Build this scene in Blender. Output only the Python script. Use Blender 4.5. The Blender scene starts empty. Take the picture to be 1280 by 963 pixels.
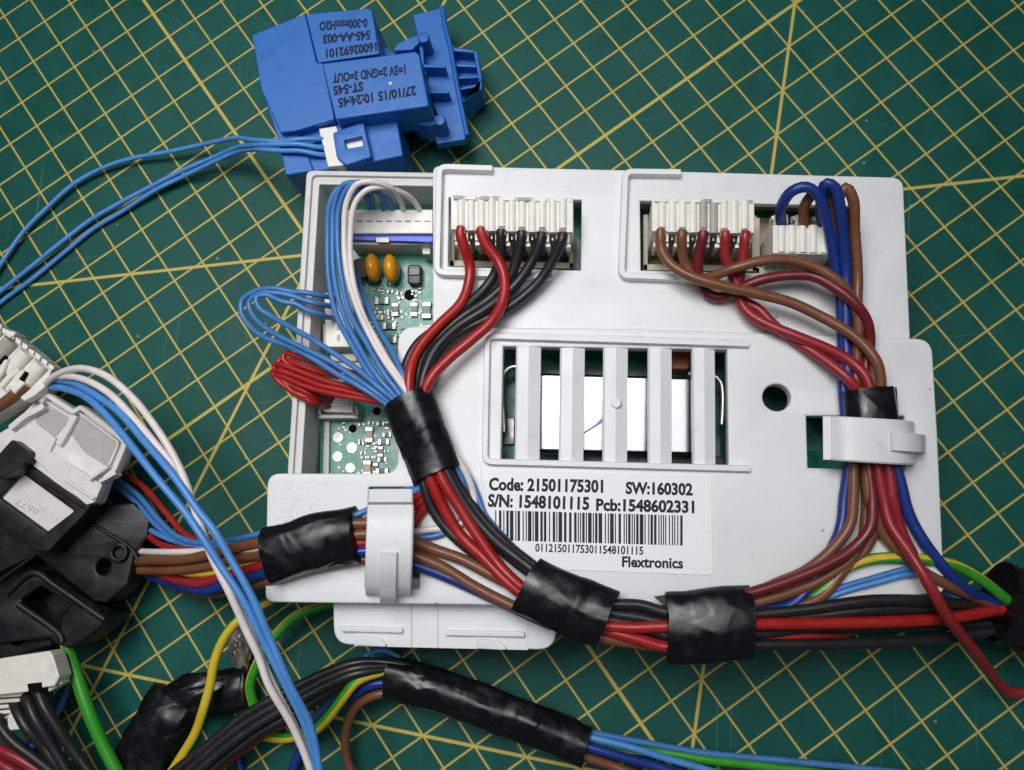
import bpy, bmesh, math, random
from mathutils import Vector, Matrix, noise

# ------------------------------------------------------------------ camera, world, lights
S = 0.01                                    # all sizes below are in centimetres
SC = bpy.context.scene
COL = SC.collection
CAM_H, CAM_F = 25.229, 1126.44
CAM_R = Matrix(((0.99684047, 0.01385011, 0.07821287),
                (0.0, 0.9846803, -0.17436945),
                (-0.07942971, 0.17381852, 0.98156917)))
cam = bpy.data.cameras.new('camera')
cam.sensor_width = 36.0
cam.lens = CAM_F / 1280 * 36.0
cam.clip_start, cam.clip_end = 0.01, 10
camo = bpy.data.objects.new('camera', cam)
camo.matrix_world = Matrix.Translation((0, 0, CAM_H * S)) @ CAM_R.to_4x4()
COL.objects.link(camo)
SC.camera = camo

w = bpy.data.worlds.new('World')
SC.world = w
w.use_nodes = True
w.node_tree.nodes['Background'].inputs[0].default_value = (0.86, 0.93, 1.0, 1)
w.node_tree.nodes['Background'].inputs[1].default_value = 0.09


def area_lamp(name, loc, target, size, power, color, spread=180):
    L = bpy.data.lights.new(name, 'AREA')
    L.shape = 'RECTANGLE'
    L.size, L.size_y = size
    L.energy, L.color = power, color
    L.spread = math.radians(spread)
    o = bpy.data.objects.new(name, L)
    o.location = Vector(loc)
    o.rotation_euler = (Vector(target) - Vector(loc)).to_track_quat('-Z', 'Y').to_euler()
    COL.objects.link(o)
    return o


area_lamp('ceiling_panel', (0.07, 0.17, 1.10), (0.0, 0.03, 0), (0.46, 0.40), 2.35, (0.985, 0.99, 1.0))
area_lamp('added_key_light', (-0.13, 0.18, 0.50), (-0.06, 0.05, 0), (0.26, 0.26), 0.38, (0.99, 0.99, 1.0), 72)  # added upper-left key light, its narrow spread shaping the falloff to lower right

SC.view_settings.view_transform = 'Standard'
SC.view_settings.look = 'None'
SC.view_settings.exposure = 0.0
SC.view_settings.gamma = 1.0
SC.render.engine = 'CYCLES'

# ------------------------------------------------------------------ helpers
rnd = random.Random(7)


def un(px, py, z):
    """photo pixel and height (cm) -> point of the place (cm)"""
    d = CAM_R @ Vector(((px - 640) / CAM_F, -(py - 481.5) / CAM_F, -1))
    return Vector((0, 0, CAM_H)) + d * ((z - CAM_H) / d.z)


def srgb(r, g, b):
    f = lambda c: (c / 255 / 12.92) if c <= 10 else ((c / 255 + 0.055) / 1.055) ** 2.4
    return (f(r), f(g), f(b), 1)


def nd(nt, kind, **kw):
    n = nt.nodes.new(kind)
    for k, v in kw.items():
        setattr(n, k, v)
    return n


def mat(name, color, rough=0.4, spec=0.5, metal=0.0, vary=0.08, vscale=3.0, bump=0.0, bscale=60.0, dirt=0.0,
        dirt_or_glare_color=(0.12, 0.10, 0.08, 1), dscale=1.2, rvary=0.1, coat=0.0, sss=0.0, trans=0.0, stretch=None, specks=0.0):
    m = bpy.data.materials.new(name)
    m.use_nodes = True
    nt = m.node_tree
    b = nt.nodes['Principled BSDF']
    L = nt.links.new
    tc = nd(nt, 'ShaderNodeTexCoord')
    mp = nd(nt, 'ShaderNodeMapping')
    mp.inputs['Scale'].default_value = (100, 100, 100) if not stretch else tuple(100 * s for s in stretch)
    L(tc.outputs['Object'], mp.inputs['Vector'])
    n1 = nd(nt, 'ShaderNodeTexNoise')
    n1.inputs['Scale'].default_value = vscale
    n1.inputs['Detail'].default_value = 5
    L(mp.outputs[0], n1.inputs['Vector'])
    mr = nd(nt, 'ShaderNodeMapRange')
    mr.inputs['From Min'].default_value = 0.3
    mr.inputs['From Max'].default_value = 0.7
    mr.inputs['To Min'].default_value = 1 - vary
    mr.inputs['To Max'].default_value = 1 + vary
    L(n1.outputs['Fac'], mr.inputs['Value'])
    mul = nd(nt, 'ShaderNodeVectorMath', operation='SCALE')
    mul.inputs[0].default_value = color[:3]
    L(mr.outputs[0], mul.inputs['Scale'])
    out = mul.outputs[0]
    if dirt > 0:
        n2 = nd(nt, 'ShaderNodeTexNoise')
        n2.inputs['Scale'].default_value = dscale
        n2.inputs['Detail'].default_value = 8
        n2.inputs['Roughness'].default_value = 0.7
        L(mp.outputs[0], n2.inputs['Vector'])
        r2 = nd(nt, 'ShaderNodeMapRange')
        r2.inputs['From Min'].default_value = 0.56
        r2.inputs['From Max'].default_value = 0.78
        r2.inputs['To Max'].default_value = dirt
        L(n2.outputs['Fac'], r2.inputs['Value'])
        mx = nd(nt, 'ShaderNodeMix', data_type='RGBA')
        L(r2.outputs[0], mx.inputs[0])
        L(out, mx.inputs[6])
        mx.inputs[7].default_value = dirt_or_glare_color
        out = mx.outputs[2]
    if specks > 0:                          # sparse dark grains and nicks
        vo = nd(nt, 'ShaderNodeTexVoronoi')
        vo.inputs['Scale'].default_value = 1.1
        L(mp.outputs[0], vo.inputs['Vector'])
        sx = nd(nt, 'ShaderNodeSeparateColor')
        L(vo.outputs['Color'], sx.inputs[0])
        th = nd(nt, 'ShaderNodeMath', operation='MULTIPLY')
        L(sx.outputs[0], th.inputs[0])
        th.inputs[1].default_value = 0.055
        lt = nd(nt, 'ShaderNodeMath', operation='LESS_THAN')
        L(vo.outputs['Distance'], lt.inputs[0])
        L(th.outputs[0], lt.inputs[1])
        am = nd(nt, 'ShaderNodeMath', operation='MULTIPLY')
        L(lt.outputs[0], am.inputs[0])
        am.inputs[1].default_value = specks
        mx3 = nd(nt, 'ShaderNodeMix', data_type='RGBA')
        L(am.outputs[0], mx3.inputs[0])
        L(out, mx3.inputs[6])
        mx3.inputs[7].default_value = srgb(70, 66, 64)
        out = mx3.outputs[2]
    L(out, b.inputs['Base Color'])
    rr = nd(nt, 'ShaderNodeMapRange')
    rr.inputs['From Min'].default_value = 0.3
    rr.inputs['From Max'].default_value = 0.7
    rr.inputs['To Min'].default_value = max(0.02, rough - rvary)
    rr.inputs['To Max'].default_value = min(1, rough + rvary)
    L(n1.outputs['Fac'], rr.inputs['Value'])
    L(rr.outputs[0], b.inputs['Roughness'])
    b.inputs['Metallic'].default_value = metal
    b.inputs['Specular IOR Level'].default_value = spec
    b.inputs['Coat Weight'].default_value = coat
    if sss:
        b.inputs['Subsurface Weight'].default_value = sss
        b.inputs['Subsurface Radius'].default_value = (0.002, 0.0018, 0.0015)
        b.inputs['Subsurface Scale'].default_value = 0.5
    if trans:
        b.inputs['Transmission Weight'].default_value = trans
    if bump:
        n3 = nd(nt, 'ShaderNodeTexNoise')
        n3.inputs['Scale'].default_value = bscale
        n3.inputs['Detail'].default_value = 3
        L(mp.outputs[0], n3.inputs['Vector'])
        bp = nd(nt, 'ShaderNodeBump')
        bp.inputs['Strength'].default_value = bump
        bp.inputs['Distance'].default_value = 0.0002
        L(n3.outputs['Fac'], bp.inputs['Height'])
        L(bp.outputs[0], b.inputs['Normal'])
    return m


M = {}
M['lid'] = mat('white_plastic', srgb(224, 224, 224), 0.42, 0.45, vary=0.03, vscale=0.8, bump=0.12, bscale=25, dirt=0.26, dscale=1.7, dirt_or_glare_color=srgb(160, 156, 152), specks=0.5)
M['tray'] = mat('white_tray_plastic', srgb(208, 206, 203), 0.45, 0.45, vary=0.04, bump=0.12, bscale=20, dirt=0.32, dscale=1.6, dirt_or_glare_color=srgb(120, 110, 96))
M['paper'] = mat('label_paper', srgb(238, 238, 240), 0.55, 0.3, vary=0.02, vscale=6)
M['print'] = mat('black_print', srgb(46, 44, 46), 0.7, 0.2, vary=0.12, vscale=30)
M['ivory'] = mat('ivory_plastic', srgb(230, 227, 217), 0.38, 0.45, vary=0.05, bump=0.05, dirt=0.3, dscale=2.2, dirt_or_glare_color=srgb(120, 112, 100))
M['ivory_dirty'] = mat('sooty_ivory_plastic', srgb(170, 166, 160), 0.5, 0.4, vary=0.15, dirt=0.7, dscale=3, dirt_or_glare_color=srgb(84, 80, 76))
M['beige'] = mat('beige_plastic', srgb(205, 196, 172), 0.45, 0.4, vary=0.06, dirt=0.35, dscale=2.5, dirt_or_glare_color=srgb(110, 96, 74))
M['greywhite'] = mat('grey_white_plastic', srgb(216, 212, 209), 0.42, 0.5, vary=0.04, bump=0.06, dirt=0.25, dirt_or_glare_color=srgb(140, 132, 126))
M['greyfloor'] = mat('grey_plastic', srgb(172, 167, 165), 0.45, 0.4, vary=0.05, bump=0.05)
M['sensor'] = mat('blue_plastic', srgb(34, 104, 184), 0.42, 0.4, vary=0.05, vscale=2, bump=0.08, bscale=40, dirt=0.15, dirt_or_glare_color=srgb(90, 120, 170))
M['sensor_dark'] = mat('dark_slot', srgb(14, 30, 62), 0.6)
M['black'] = mat('black_plastic', srgb(20, 19, 21), 0.42, 0.4, vary=0.15, vscale=2, bump=0.22, bscale=12, dirt=0.15, dscale=2.0, dirt_or_glare_color=srgb(96, 94, 96))
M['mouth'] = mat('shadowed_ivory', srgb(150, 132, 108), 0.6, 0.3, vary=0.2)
M['hole'] = mat('dark_inside', srgb(10, 12, 12), 0.8, 0.1)
M['board'] = mat('green_board', srgb(44, 126, 104), 0.28, 0.5, vary=0.2, vscale=4, dirt=0.4, dscale=1.1, dirt_or_glare_color=srgb(126, 166, 156))  # pale blotches put the ceiling glare into the board colour
M['solder'] = mat('solder', srgb(150, 152, 148), 0.38, 0.5, metal=0.9, vary=0.1)
M['copper'] = mat('tinned_trace', srgb(84, 146, 130), 0.35, 0.5, vary=0.1)
M['silk'] = mat('silk_print', srgb(205, 215, 210), 0.6, 0.3)
M['chip'] = mat('black_chip', srgb(48, 48, 52), 0.4, 0.5)
M['greychip'] = mat('grey_chip', srgb(104, 104, 108), 0.42, 0.5)
M['tan'] = mat('tan_ceramic', srgb(176, 150, 110), 0.4, 0.5)
M['amber'] = mat('amber_epoxy', srgb(222, 148, 22), 0.14, 0.6, vary=0.06, coat=0.5)
M['inkblue'] = mat('bright_blue_plastic', srgb(44, 74, 208), 0.35, 0.5)
M['metal'] = mat('bright_metal', srgb(132, 134, 136), 0.17, 0.5, metal=1.0, vary=0.05, vscale=0.8, rvary=0.05, bump=0.05, bscale=3)
M['dullmetal'] = mat('dull_metal', srgb(190, 188, 184), 0.35, 0.5, metal=1.0, vary=0.1)
M['can_reflection'] = mat('blue_reflection_paint', srgb(96, 132, 214), 0.4)  # colour of the wire reflection painted on the can
M['blob'] = mat('glue_resin', srgb(120, 112, 100), 0.12, 0.6, vary=0.5, vscale=5, bump=0.8, bscale=6, coat=0.4)
M['orange'] = mat('orange_plastic', srgb(190, 92, 26), 0.4)


def ins(name, c, rough=0.36, dirt=0.15, dc=srgb(50, 40, 38), spec=0.45):
    M[name] = mat(name + '_insulation', c, rough, spec, vary=0.07, vscale=2.5, dirt=dirt, dscale=1.6, dirt_or_glare_color=dc, bump=0.08, bscale=18, rvary=0.08)


ins('blue', srgb(66, 120, 182))
ins('skyblue', srgb(78, 140, 208))
ins('navy', srgb(26, 52, 128))
ins('red', srgb(160, 31, 30))
ins('darkred', srgb(108, 30, 36), dirt=0.3, dc=srgb(62, 16, 22))
ins('rosered', srgb(146, 38, 44), dirt=0.35, dc=srgb(96, 24, 34))
ins('brown', srgb(118, 74, 50), dirt=0.3, dc=srgb(92, 60, 46))
ins('black_wire', srgb(34, 33, 35), rough=0.40, dirt=0.15, dc=srgb(70, 68, 70))
ins('white_wire', srgb(226, 216, 212), dirt=0.3, dc=srgb(160, 146, 138))
ins('green', srgb(52, 150, 38))
ins('yellow', srgb(206, 178, 46))


def tape_mat():
    m = mat('black_vinyl_tape', srgb(15, 15, 17), 0.28, 0.42, vary=0.2, vscale=3, dirt=0.2, dscale=3, dirt_or_glare_color=srgb(60, 60, 60), rvary=0.14)
    nt = m.node_tree
    L = nt.links.new
    b = nt.nodes['Principled BSDF']
    mp = [n for n in nt.nodes if n.type == 'MAPPING'][0]
    wv = nd(nt, 'ShaderNodeTexNoise')
    wv.inputs['Scale'].default_value = 1.1
    wv.inputs['Detail'].default_value = 1.5
    wv.inputs['Distortion'].default_value = 0.8
    L(mp.outputs[0], wv.inputs['Vector'])
    bp = nd(nt, 'ShaderNodeBump')
    bp.inputs['Strength'].default_value = 0.35
    bp.inputs['Distance'].default_value = 0.0008
    L(wv.outputs['Fac'], bp.inputs['Height'])
    L(bp.outputs[0], b.inputs['Normal'])
    return m


M['tape'] = tape_mat()


def setp(o, label=None, cat=None, group=None, kind=None):
    if label: o['label'] = label
    if cat: o['category'] = cat
    if group: o['group'] = group
    if kind: o['kind'] = kind
    return o


def thing(name, label, cat, loc, group=None):
    o = bpy.data.objects.new(name, None)
    o.empty_display_size = 0.01
    o.location = Vector(loc) * S
    COL.objects.link(o)
    return setp(o, label, cat, group)


def origin_of(o):
    v = Vector((0, 0, 0))
    while o is not None:
        v += Vector(o.location)
        o = o.parent
    return v / S


def finish(bm, name, mats, parent=None, bevel=0.0, bseg=2, smooth=True, loc=None, angle=32, weld=True):
    """bmesh in cm, place coordinates -> one object in metres, local to its parent"""
    if weld:
        bmesh.ops.remove_doubles(bm, verts=bm.verts, dist=0.0004)
    bmesh.ops.recalc_face_normals(bm, faces=bm.faces)
    if bevel > 0:
        ed = [e for e in bm.edges if len(e.link_faces) == 2 and e.calc_face_angle(0) > math.radians(28)]
        if ed:
            bmesh.ops.bevel(bm, geom=ed, offset=bevel, offset_type='OFFSET', segments=bseg, profile=0.5, affect='EDGES', clamp_overlap=True)
    if loc is None:
        loc = origin_of(parent) if parent is not None else sum((v.co for v in bm.verts), Vector()) / max(1, len(bm.verts))
    for v in bm.verts:
        v.co = (v.co - loc) * S
    me = bpy.data.meshes.new(name)
    weighted = None
    if bevel > 0 and smooth:
        # large flat faces keep their own normal, the narrow bevels blend between them
        bm.normal_update()
        weighted = []
        for f in bm.faces:
            for lp in f.loops:
                nn = Vector()
                for g in lp.vert.link_faces:
                    if g.normal.dot(f.normal) > 0.55:
                        nn += g.normal * g.calc_area()
                weighted.append(tuple(nn.normalized()) if nn.length > 0 else tuple(f.normal))
    bm.to_mesh(me)
    bm.free()
    for m in (mats if isinstance(mats, (list, tuple)) else [mats]):
        me.materials.append(m)
    if smooth:
        me.shade_smooth()
        if weighted:
            me.normals_split_custom_set(weighted)
        else:
            me.set_sharp_from_angle(angle=math.radians(angle))
    o = bpy.data.objects.new(name, me)
    COL.objects.link(o)
    if parent is not None:
        o.parent = parent
        o.location = (loc - origin_of(parent)) * S
    else:
        o.location = loc * S
    return o


def inst(src, name, parent, loc, rotz=0.0, mats=None):
    o = src.copy()
    o.name = name
    COL.objects.link(o)
    o.parent = parent
    o.location = (Vector(loc) - origin_of(parent)) * S
    o.rotation_euler = (0, 0, rotz)
    return o


def add_prism(bm, pts, z0, z1, mi=0, top=None):
    """pts: 2D/3D points in cm (counter either way); prism between z0 and z1"""
    lo = [bm.verts.new((p[0], p[1], z0)) for p in pts]
    up = [bm.verts.new((p[0], p[1], z1)) for p in (top or pts)]
    n = len(pts)
    fs = [bm.faces.new(up), bm.faces.new(lo[::-1])]
    for i in range(n):
        fs.append(bm.faces.new((lo[i], lo[(i + 1) % n], up[(i + 1) % n], up[i])))
    for f in fs:
        f.material_index = mi
    return fs


def pxpoly(pts, z):
    return [un(p[0], p[1], z) for p in pts]


def rounded(pts, r, seg=5):
    """round the corners of a 2D polygon (cm); r number or list"""
    out = []
    n = len(pts)
    for i in range(n):
        p0, p, p1 = Vector(pts[i - 1][:2]), Vector(pts[i][:2]), Vector(pts[(i + 1) % n][:2])
        ri = r[i] if isinstance(r, (list, tuple)) else r
        if ri <= 0:
            out.append(p)
            continue
        a, b = (p0 - p), (p1 - p)
        la, lb = a.length, b.length
        a.normalize()
        b.normalize()
        ang = a.angle(b)
        d = min(ri / max(0.05, math.tan(ang / 2)), la * 0.48, lb * 0.48)
        s, e = p + a * d, p + b * d
        for k in range(seg + 1):
            t = k / seg
            out.append(s * (1 - t) ** 2 + p * 2 * t * (1 - t) + e * t * t)
    return out


def prism_px(name, pts, z0, z1, m, parent, bevel=0.03, r=0.0, bseg=2):
    bm = bmesh.new()
    P = pxpoly(pts, z1)
    if r:
        P = rounded(P, r)
    add_prism(bm, P, z0, z1)
    return finish(bm, name, m, parent, bevel, bseg)


def plate(name, outer, holes, z0, z1, m, parent, bevel=0.03, bres=2, world=False):
    """flat plate with holes; outer/holes: lists of 2D cm points"""
    cu = bpy.data.curves.new('tmp', 'CURVE')
    cu.dimensions = '2D'
    cu.fill_mode = 'BOTH'
    cu.extrude = max(0.001, (z1 - z0) / 2 - bevel)
    cu.bevel_depth = bevel
    cu.bevel_resolution = bres
    cu.offset = -bevel
    for loop in [outer] + holes:
        sp = cu.splines.new('POLY')
        sp.points.add(len(loop) - 1)
        for q, p in zip(sp.points, loop):
            q.co = (p[0], p[1], 0, 1)
        sp.use_cyclic_u = True
    ob = bpy.data.objects.new('tmp', cu)
    COL.objects.link(ob)
    dg = bpy.context.evaluated_depsgraph_get()
    me = bpy.data.meshes.new_from_object(ob.evaluated_get(dg))
    bm = bmesh.new()
    bm.from_mesh(me)
    for v in bm.verts:
        v.co.z += (z0 + z1) / 2
    bpy.data.objects.remove(ob)
    bpy.data.curves.remove(cu)
    bpy.data.meshes.remove(me)
    return finish(bm, name, m, parent, 0)


def circle(c, r, n=28):
    return [(c[0] + r * math.cos(2 * math.pi * k / n), c[1] + r * math.sin(2 * math.pi * k / n)) for k in range(n)]


def spline(pts, step=0.12):
    """Catmull-Rom (centripetal) through points"""
    P = [Vector(p) for p in pts]
    if len(P) == 2:
        n = max(2, int((P[1] - P[0]).length / step))
        return [P[0].lerp(P[1], k / n) for k in range(n + 1)]
    P = [P[0] * 2 - P[1]] + P + [P[-1] * 2 - P[-2]]
    out = []
    for i in range(1, len(P) - 2):
        p0, p1, p2, p3 = P[i - 1:i + 3]
        t0 = 0
        t1 = t0 + max(1e-4, (p1 - p0).length) ** 0.5
        t2 = t1 + max(1e-4, (p2 - p1).length) ** 0.5
        t3 = t2 + max(1e-4, (p3 - p2).length) ** 0.5
        n = max(2, int((p2 - p1).length / step))
        for k in range(n):
            t = t1 + (t2 - t1) * k / n
            a1 = p0 * ((t1 - t) / (t1 - t0)) + p1 * ((t - t0) / (t1 - t0))
            a2 = p1 * ((t2 - t) / (t2 - t1)) + p2 * ((t - t1) / (t2 - t1))
            a3 = p2 * ((t3 - t) / (t3 - t2)) + p3 * ((t - t2) / (t3 - t2))
            b1 = a1 * ((t2 - t) / (t2 - t0)) + a2 * ((t - t0) / (t2 - t0))
            b2 = a2 * ((t3 - t) / (t3 - t1)) + a3 * ((t - t1) / (t3 - t1))
            out.append(b1 * ((t2 - t) / (t2 - t1)) + b2 * ((t - t1) / (t2 - t1)))
    out.append(P[-2])
    return out


def add_tube(bm, path, r, n=12, mi=0, radfun=None, flat=1.0, matfun=None, caps=True, slide=None, spin=0.0):
    """tube along path; flat scales the vertical radius; radfun(i, k) multiplies the radius"""
    rings = []
    L = len(path)
    d = 0.0
    for i in range(L):
        a = path[max(0, i - 1)]
        b = path[min(L - 1, i + 1)]
        t = (b - a).normalized()
        side = t.cross(Vector((0, 0, 1)))
        if side.length < 0.08:
            side = prev if i else Vector((1, 0, 0))
        side = side.normalized()
        if i and side.dot(prev) < 0:
            side = -side
        prev = side
        up = side.cross(t).normalized()
        if i: d += (path[i] - path[i - 1]).length
        ring = []
        for k in range(n):
            an = 2 * math.pi * k / n - d * spin
            f = radfun(i, k, d) if radfun else 1.0
            rr = r(i / max(1, L - 1)) if callable(r) else r
            q = path[i] + (side * math.cos(an) + up * math.sin(an) * flat) * rr * f
            if slide: q = q + t * slide(i, k, d)
            ring.append(bm.verts.new(q))
        rings.append((ring, d))
    for i in range(L - 1):
        for k in range(n):
            f = bm.faces.new((rings[i][0][k], rings[i][0][(k + 1) % n], rings[i + 1][0][(k + 1) % n], rings[i + 1][0][k]))
            f.material_index = matfun(k, rings[i][1]) if matfun else mi
    if caps:
        for ring in (rings[0][0][::-1], rings[-1][0]):
            f = bm.faces.new(ring)
            f.material_index = mi
    return rings


def tube(name, pts, r, m, parent=None, n=12, step=0.12, flat=1.0, matfun=None, spin=0.0):
    bm = bmesh.new()
    add_tube(bm, spline(pts, step), r, n, flat=flat, matfun=matfun, spin=spin)
    return finish(bm, name, m, parent, 0, angle=60, weld=False)


def wpts(flat):
    return [un(flat[i], flat[i + 1], flat[i + 2]) for i in range(0, len(flat), 3)]


WIRE_NAMES = {'blue': 'blue_wire', 'skyblue': 'light_blue_wire', 'navy': 'navy_wire', 'red': 'red_wire', 'darkred': 'dark_red_wire', 'rosered': 'red_wire',
              'brown': 'brown_wire', 'black_wire': 'black_wire', 'white_wire': 'white_wire', 'gy': 'earth_wire', 'yellow': 'yellow_wire'}


def wire(color, r, label, flat, group=None, twist=0.35, phase=0, ypart=0.45):
    pts = wpts(flat)
    # a hand-laid wire is never perfectly smooth: shake the inner points a little
    for p in pts[1:-1]:
        p += Vector((rnd.gauss(0, 0.012), rnd.gauss(0, 0.012), rnd.gauss(0, 0.008)))
    if color == 'gy':
        n = 28
        def mf(k, d):
            return 1 if (((k + 0.5) / n + phase) % 1.0) < ypart else 0
        o = tube(WIRE_NAMES[color], pts, r, [M['green'], M['yellow']], n=n, matfun=mf, step=0.10, spin=twist)
    else:
        bm = bmesh.new()
        sd = rnd.uniform(0, 90)
        rf = lambda i, k, d: 1 + 0.035 * noise.noise(Vector((d * 1.6, sd, 0))) + 0.02 * noise.noise(Vector((d * 6, sd, k * 0.3)))
        add_tube(bm, spline(pts, 0.1), r, 14, radfun=rf)
        o = finish(bm, WIRE_NAMES[color], M[color], None, 0, angle=60, weld=False)
    return setp(o, label, 'wire', group)


def tape(label, flat, rw, h, seed, name='tape_wrap', wr=0.05, group=None, square=0.0):
    """crumpled vinyl tape wound round a bundle"""
    path = spline(wpts(flat), 0.035)
    bm = bmesh.new()
    n = 72
    L = len(path)
    total = sum((b - a).length for a, b in zip(path, path[1:]))
    cr = random.Random(seed)
    creases = [(cr.uniform(0, 6.28), cr.uniform(0, total), cr.uniform(-1.6, 1.6), cr.uniform(0.4, 1.0), cr.choice((1, 1, -1))) for _ in range(int(5 + total * 2.2))]
    turns = [(cr.uniform(0.15, 0.95) * total, cr.uniform(-0.35, 0.35), cr.choice((0.018, -0.018, 0.012, -0.014))) for _ in range(int(1 + total * 0.7))]
    def rf(i, k, d):
        an = 2 * math.pi * k / n
        v = Vector((math.cos(an) * 1.0, math.sin(an) * 1.0, d * 0.9 + seed * 7.3))
        f = 1 + wr * 1.3 * noise.noise(v * 1.1)
        for a0, d0, sl, ln, sg in creases:   # sharp pinched folds
            da = (an - a0 + math.pi) % (2 * math.pi) - math.pi
            across = (da - sl * (d - d0)) / math.sqrt(1 + sl * sl) * 0.6
            along = (d - d0 + sl * da * 0.6) / math.sqrt(1 + sl * sl)
            f += sg * wr * 0.7 * math.exp(-abs(across) / 0.05) * math.exp(-(along / ln) ** 2)
        # each turn of the tape overlaps the one before it, unevenly
        for d1, sl1, up_ in turns:
            q = d - d1 - sl1 * math.sin(an + seed) - 0.12 * noise.noise(Vector((an, d1, seed)))
            if q > 0: f += up_ * min(1, q / 0.03)
        f += 0.022 * math.cos(an * 6 + seed + d * 0.5) * (0.6 + noise.noise(v * 0.8))
        return f
    def sl_(i, k, d):
        an = 2 * math.pi * k / n
        w0 = max(0, 1 - d / 0.4) + max(0, 1 - (total - d) / 0.4)
        return w0 * (0.07 * math.cos(an + seed) + 0.05 * noise.noise(Vector((an * 2, seed * 3.1, 0))))
    add_tube(bm, path, rw, n, radfun=rf, flat=h / rw, slide=sl_)
    return setp(finish(bm, name, M['tape'], None, 0, angle=50, weld=False), label, 'tape', group)


def text_px(string, a, b, hpx, z, m, parent, name='lettering', thick=0.003, bold=0.018, capfrac=0.69):
    """flat print: baseline from pixel a to pixel b at height z, capital height hpx pixels"""
    cu = bpy.data.curves.new('tmp', 'FONT')
    cu.body = string
    cu.size = 1
    cu.offset = bold
    cu.extrude = 0
    cu.resolution_u = 3
    ob = bpy.data.objects.new('tmp', cu)
    COL.objects.link(ob)
    dg = bpy.context.evaluated_depsgraph_get()
    me = bpy.data.meshes.new_from_object(ob.evaluated_get(dg))
    bm = bmesh.new()
    bm.from_mesh(me)
    bpy.data.objects.remove(ob)
    bpy.data.curves.remove(cu)
    bpy.data.meshes.remove(me)
    xs = [v.co.x for v in bm.verts]
    x0, x1 = min(xs), max(xs)
    A, B = un(*a, z), un(*b, z)
    ux = (B - A)
    wid = ux.length
    ux.normalize()
    uy = Vector((-ux.y, ux.x, 0))
    pxcm = (un(a[0] + 10, a[1], z) - A).length / 10
    sy = hpx * pxcm / capfrac
    for v in bm.verts:
        q = A + ux * ((v.co.x - x0) / (x1 - x0) * wid) + uy * (v.co.y * sy)
        v.co = Vector((q.x, q.y, z + thick))
    bmesh.ops.recalc_face_normals(bm, faces=bm.faces)
    if bm.faces and sum(f.normal.z for f in bm.faces) < 0:
        bmesh.ops.reverse_faces(bm, faces=bm.faces)
    return finish(bm, name, m, parent, 0, smooth=False)


def box_px(bm, x0, y0, x1, y1, z0, z1, mi=0):
    add_prism(bm, pxpoly([(x0, y0), (x1, y0), (x1, y1), (x0, y1)], z1), z0, z1, mi)


# ------------------------------------------------------------------ cutting mat
GO = Vector((-13.48493, 16.65960, 0))       # where the printed grid starts
GA = math.atan2(0.57271102, 0.81975734)


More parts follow.
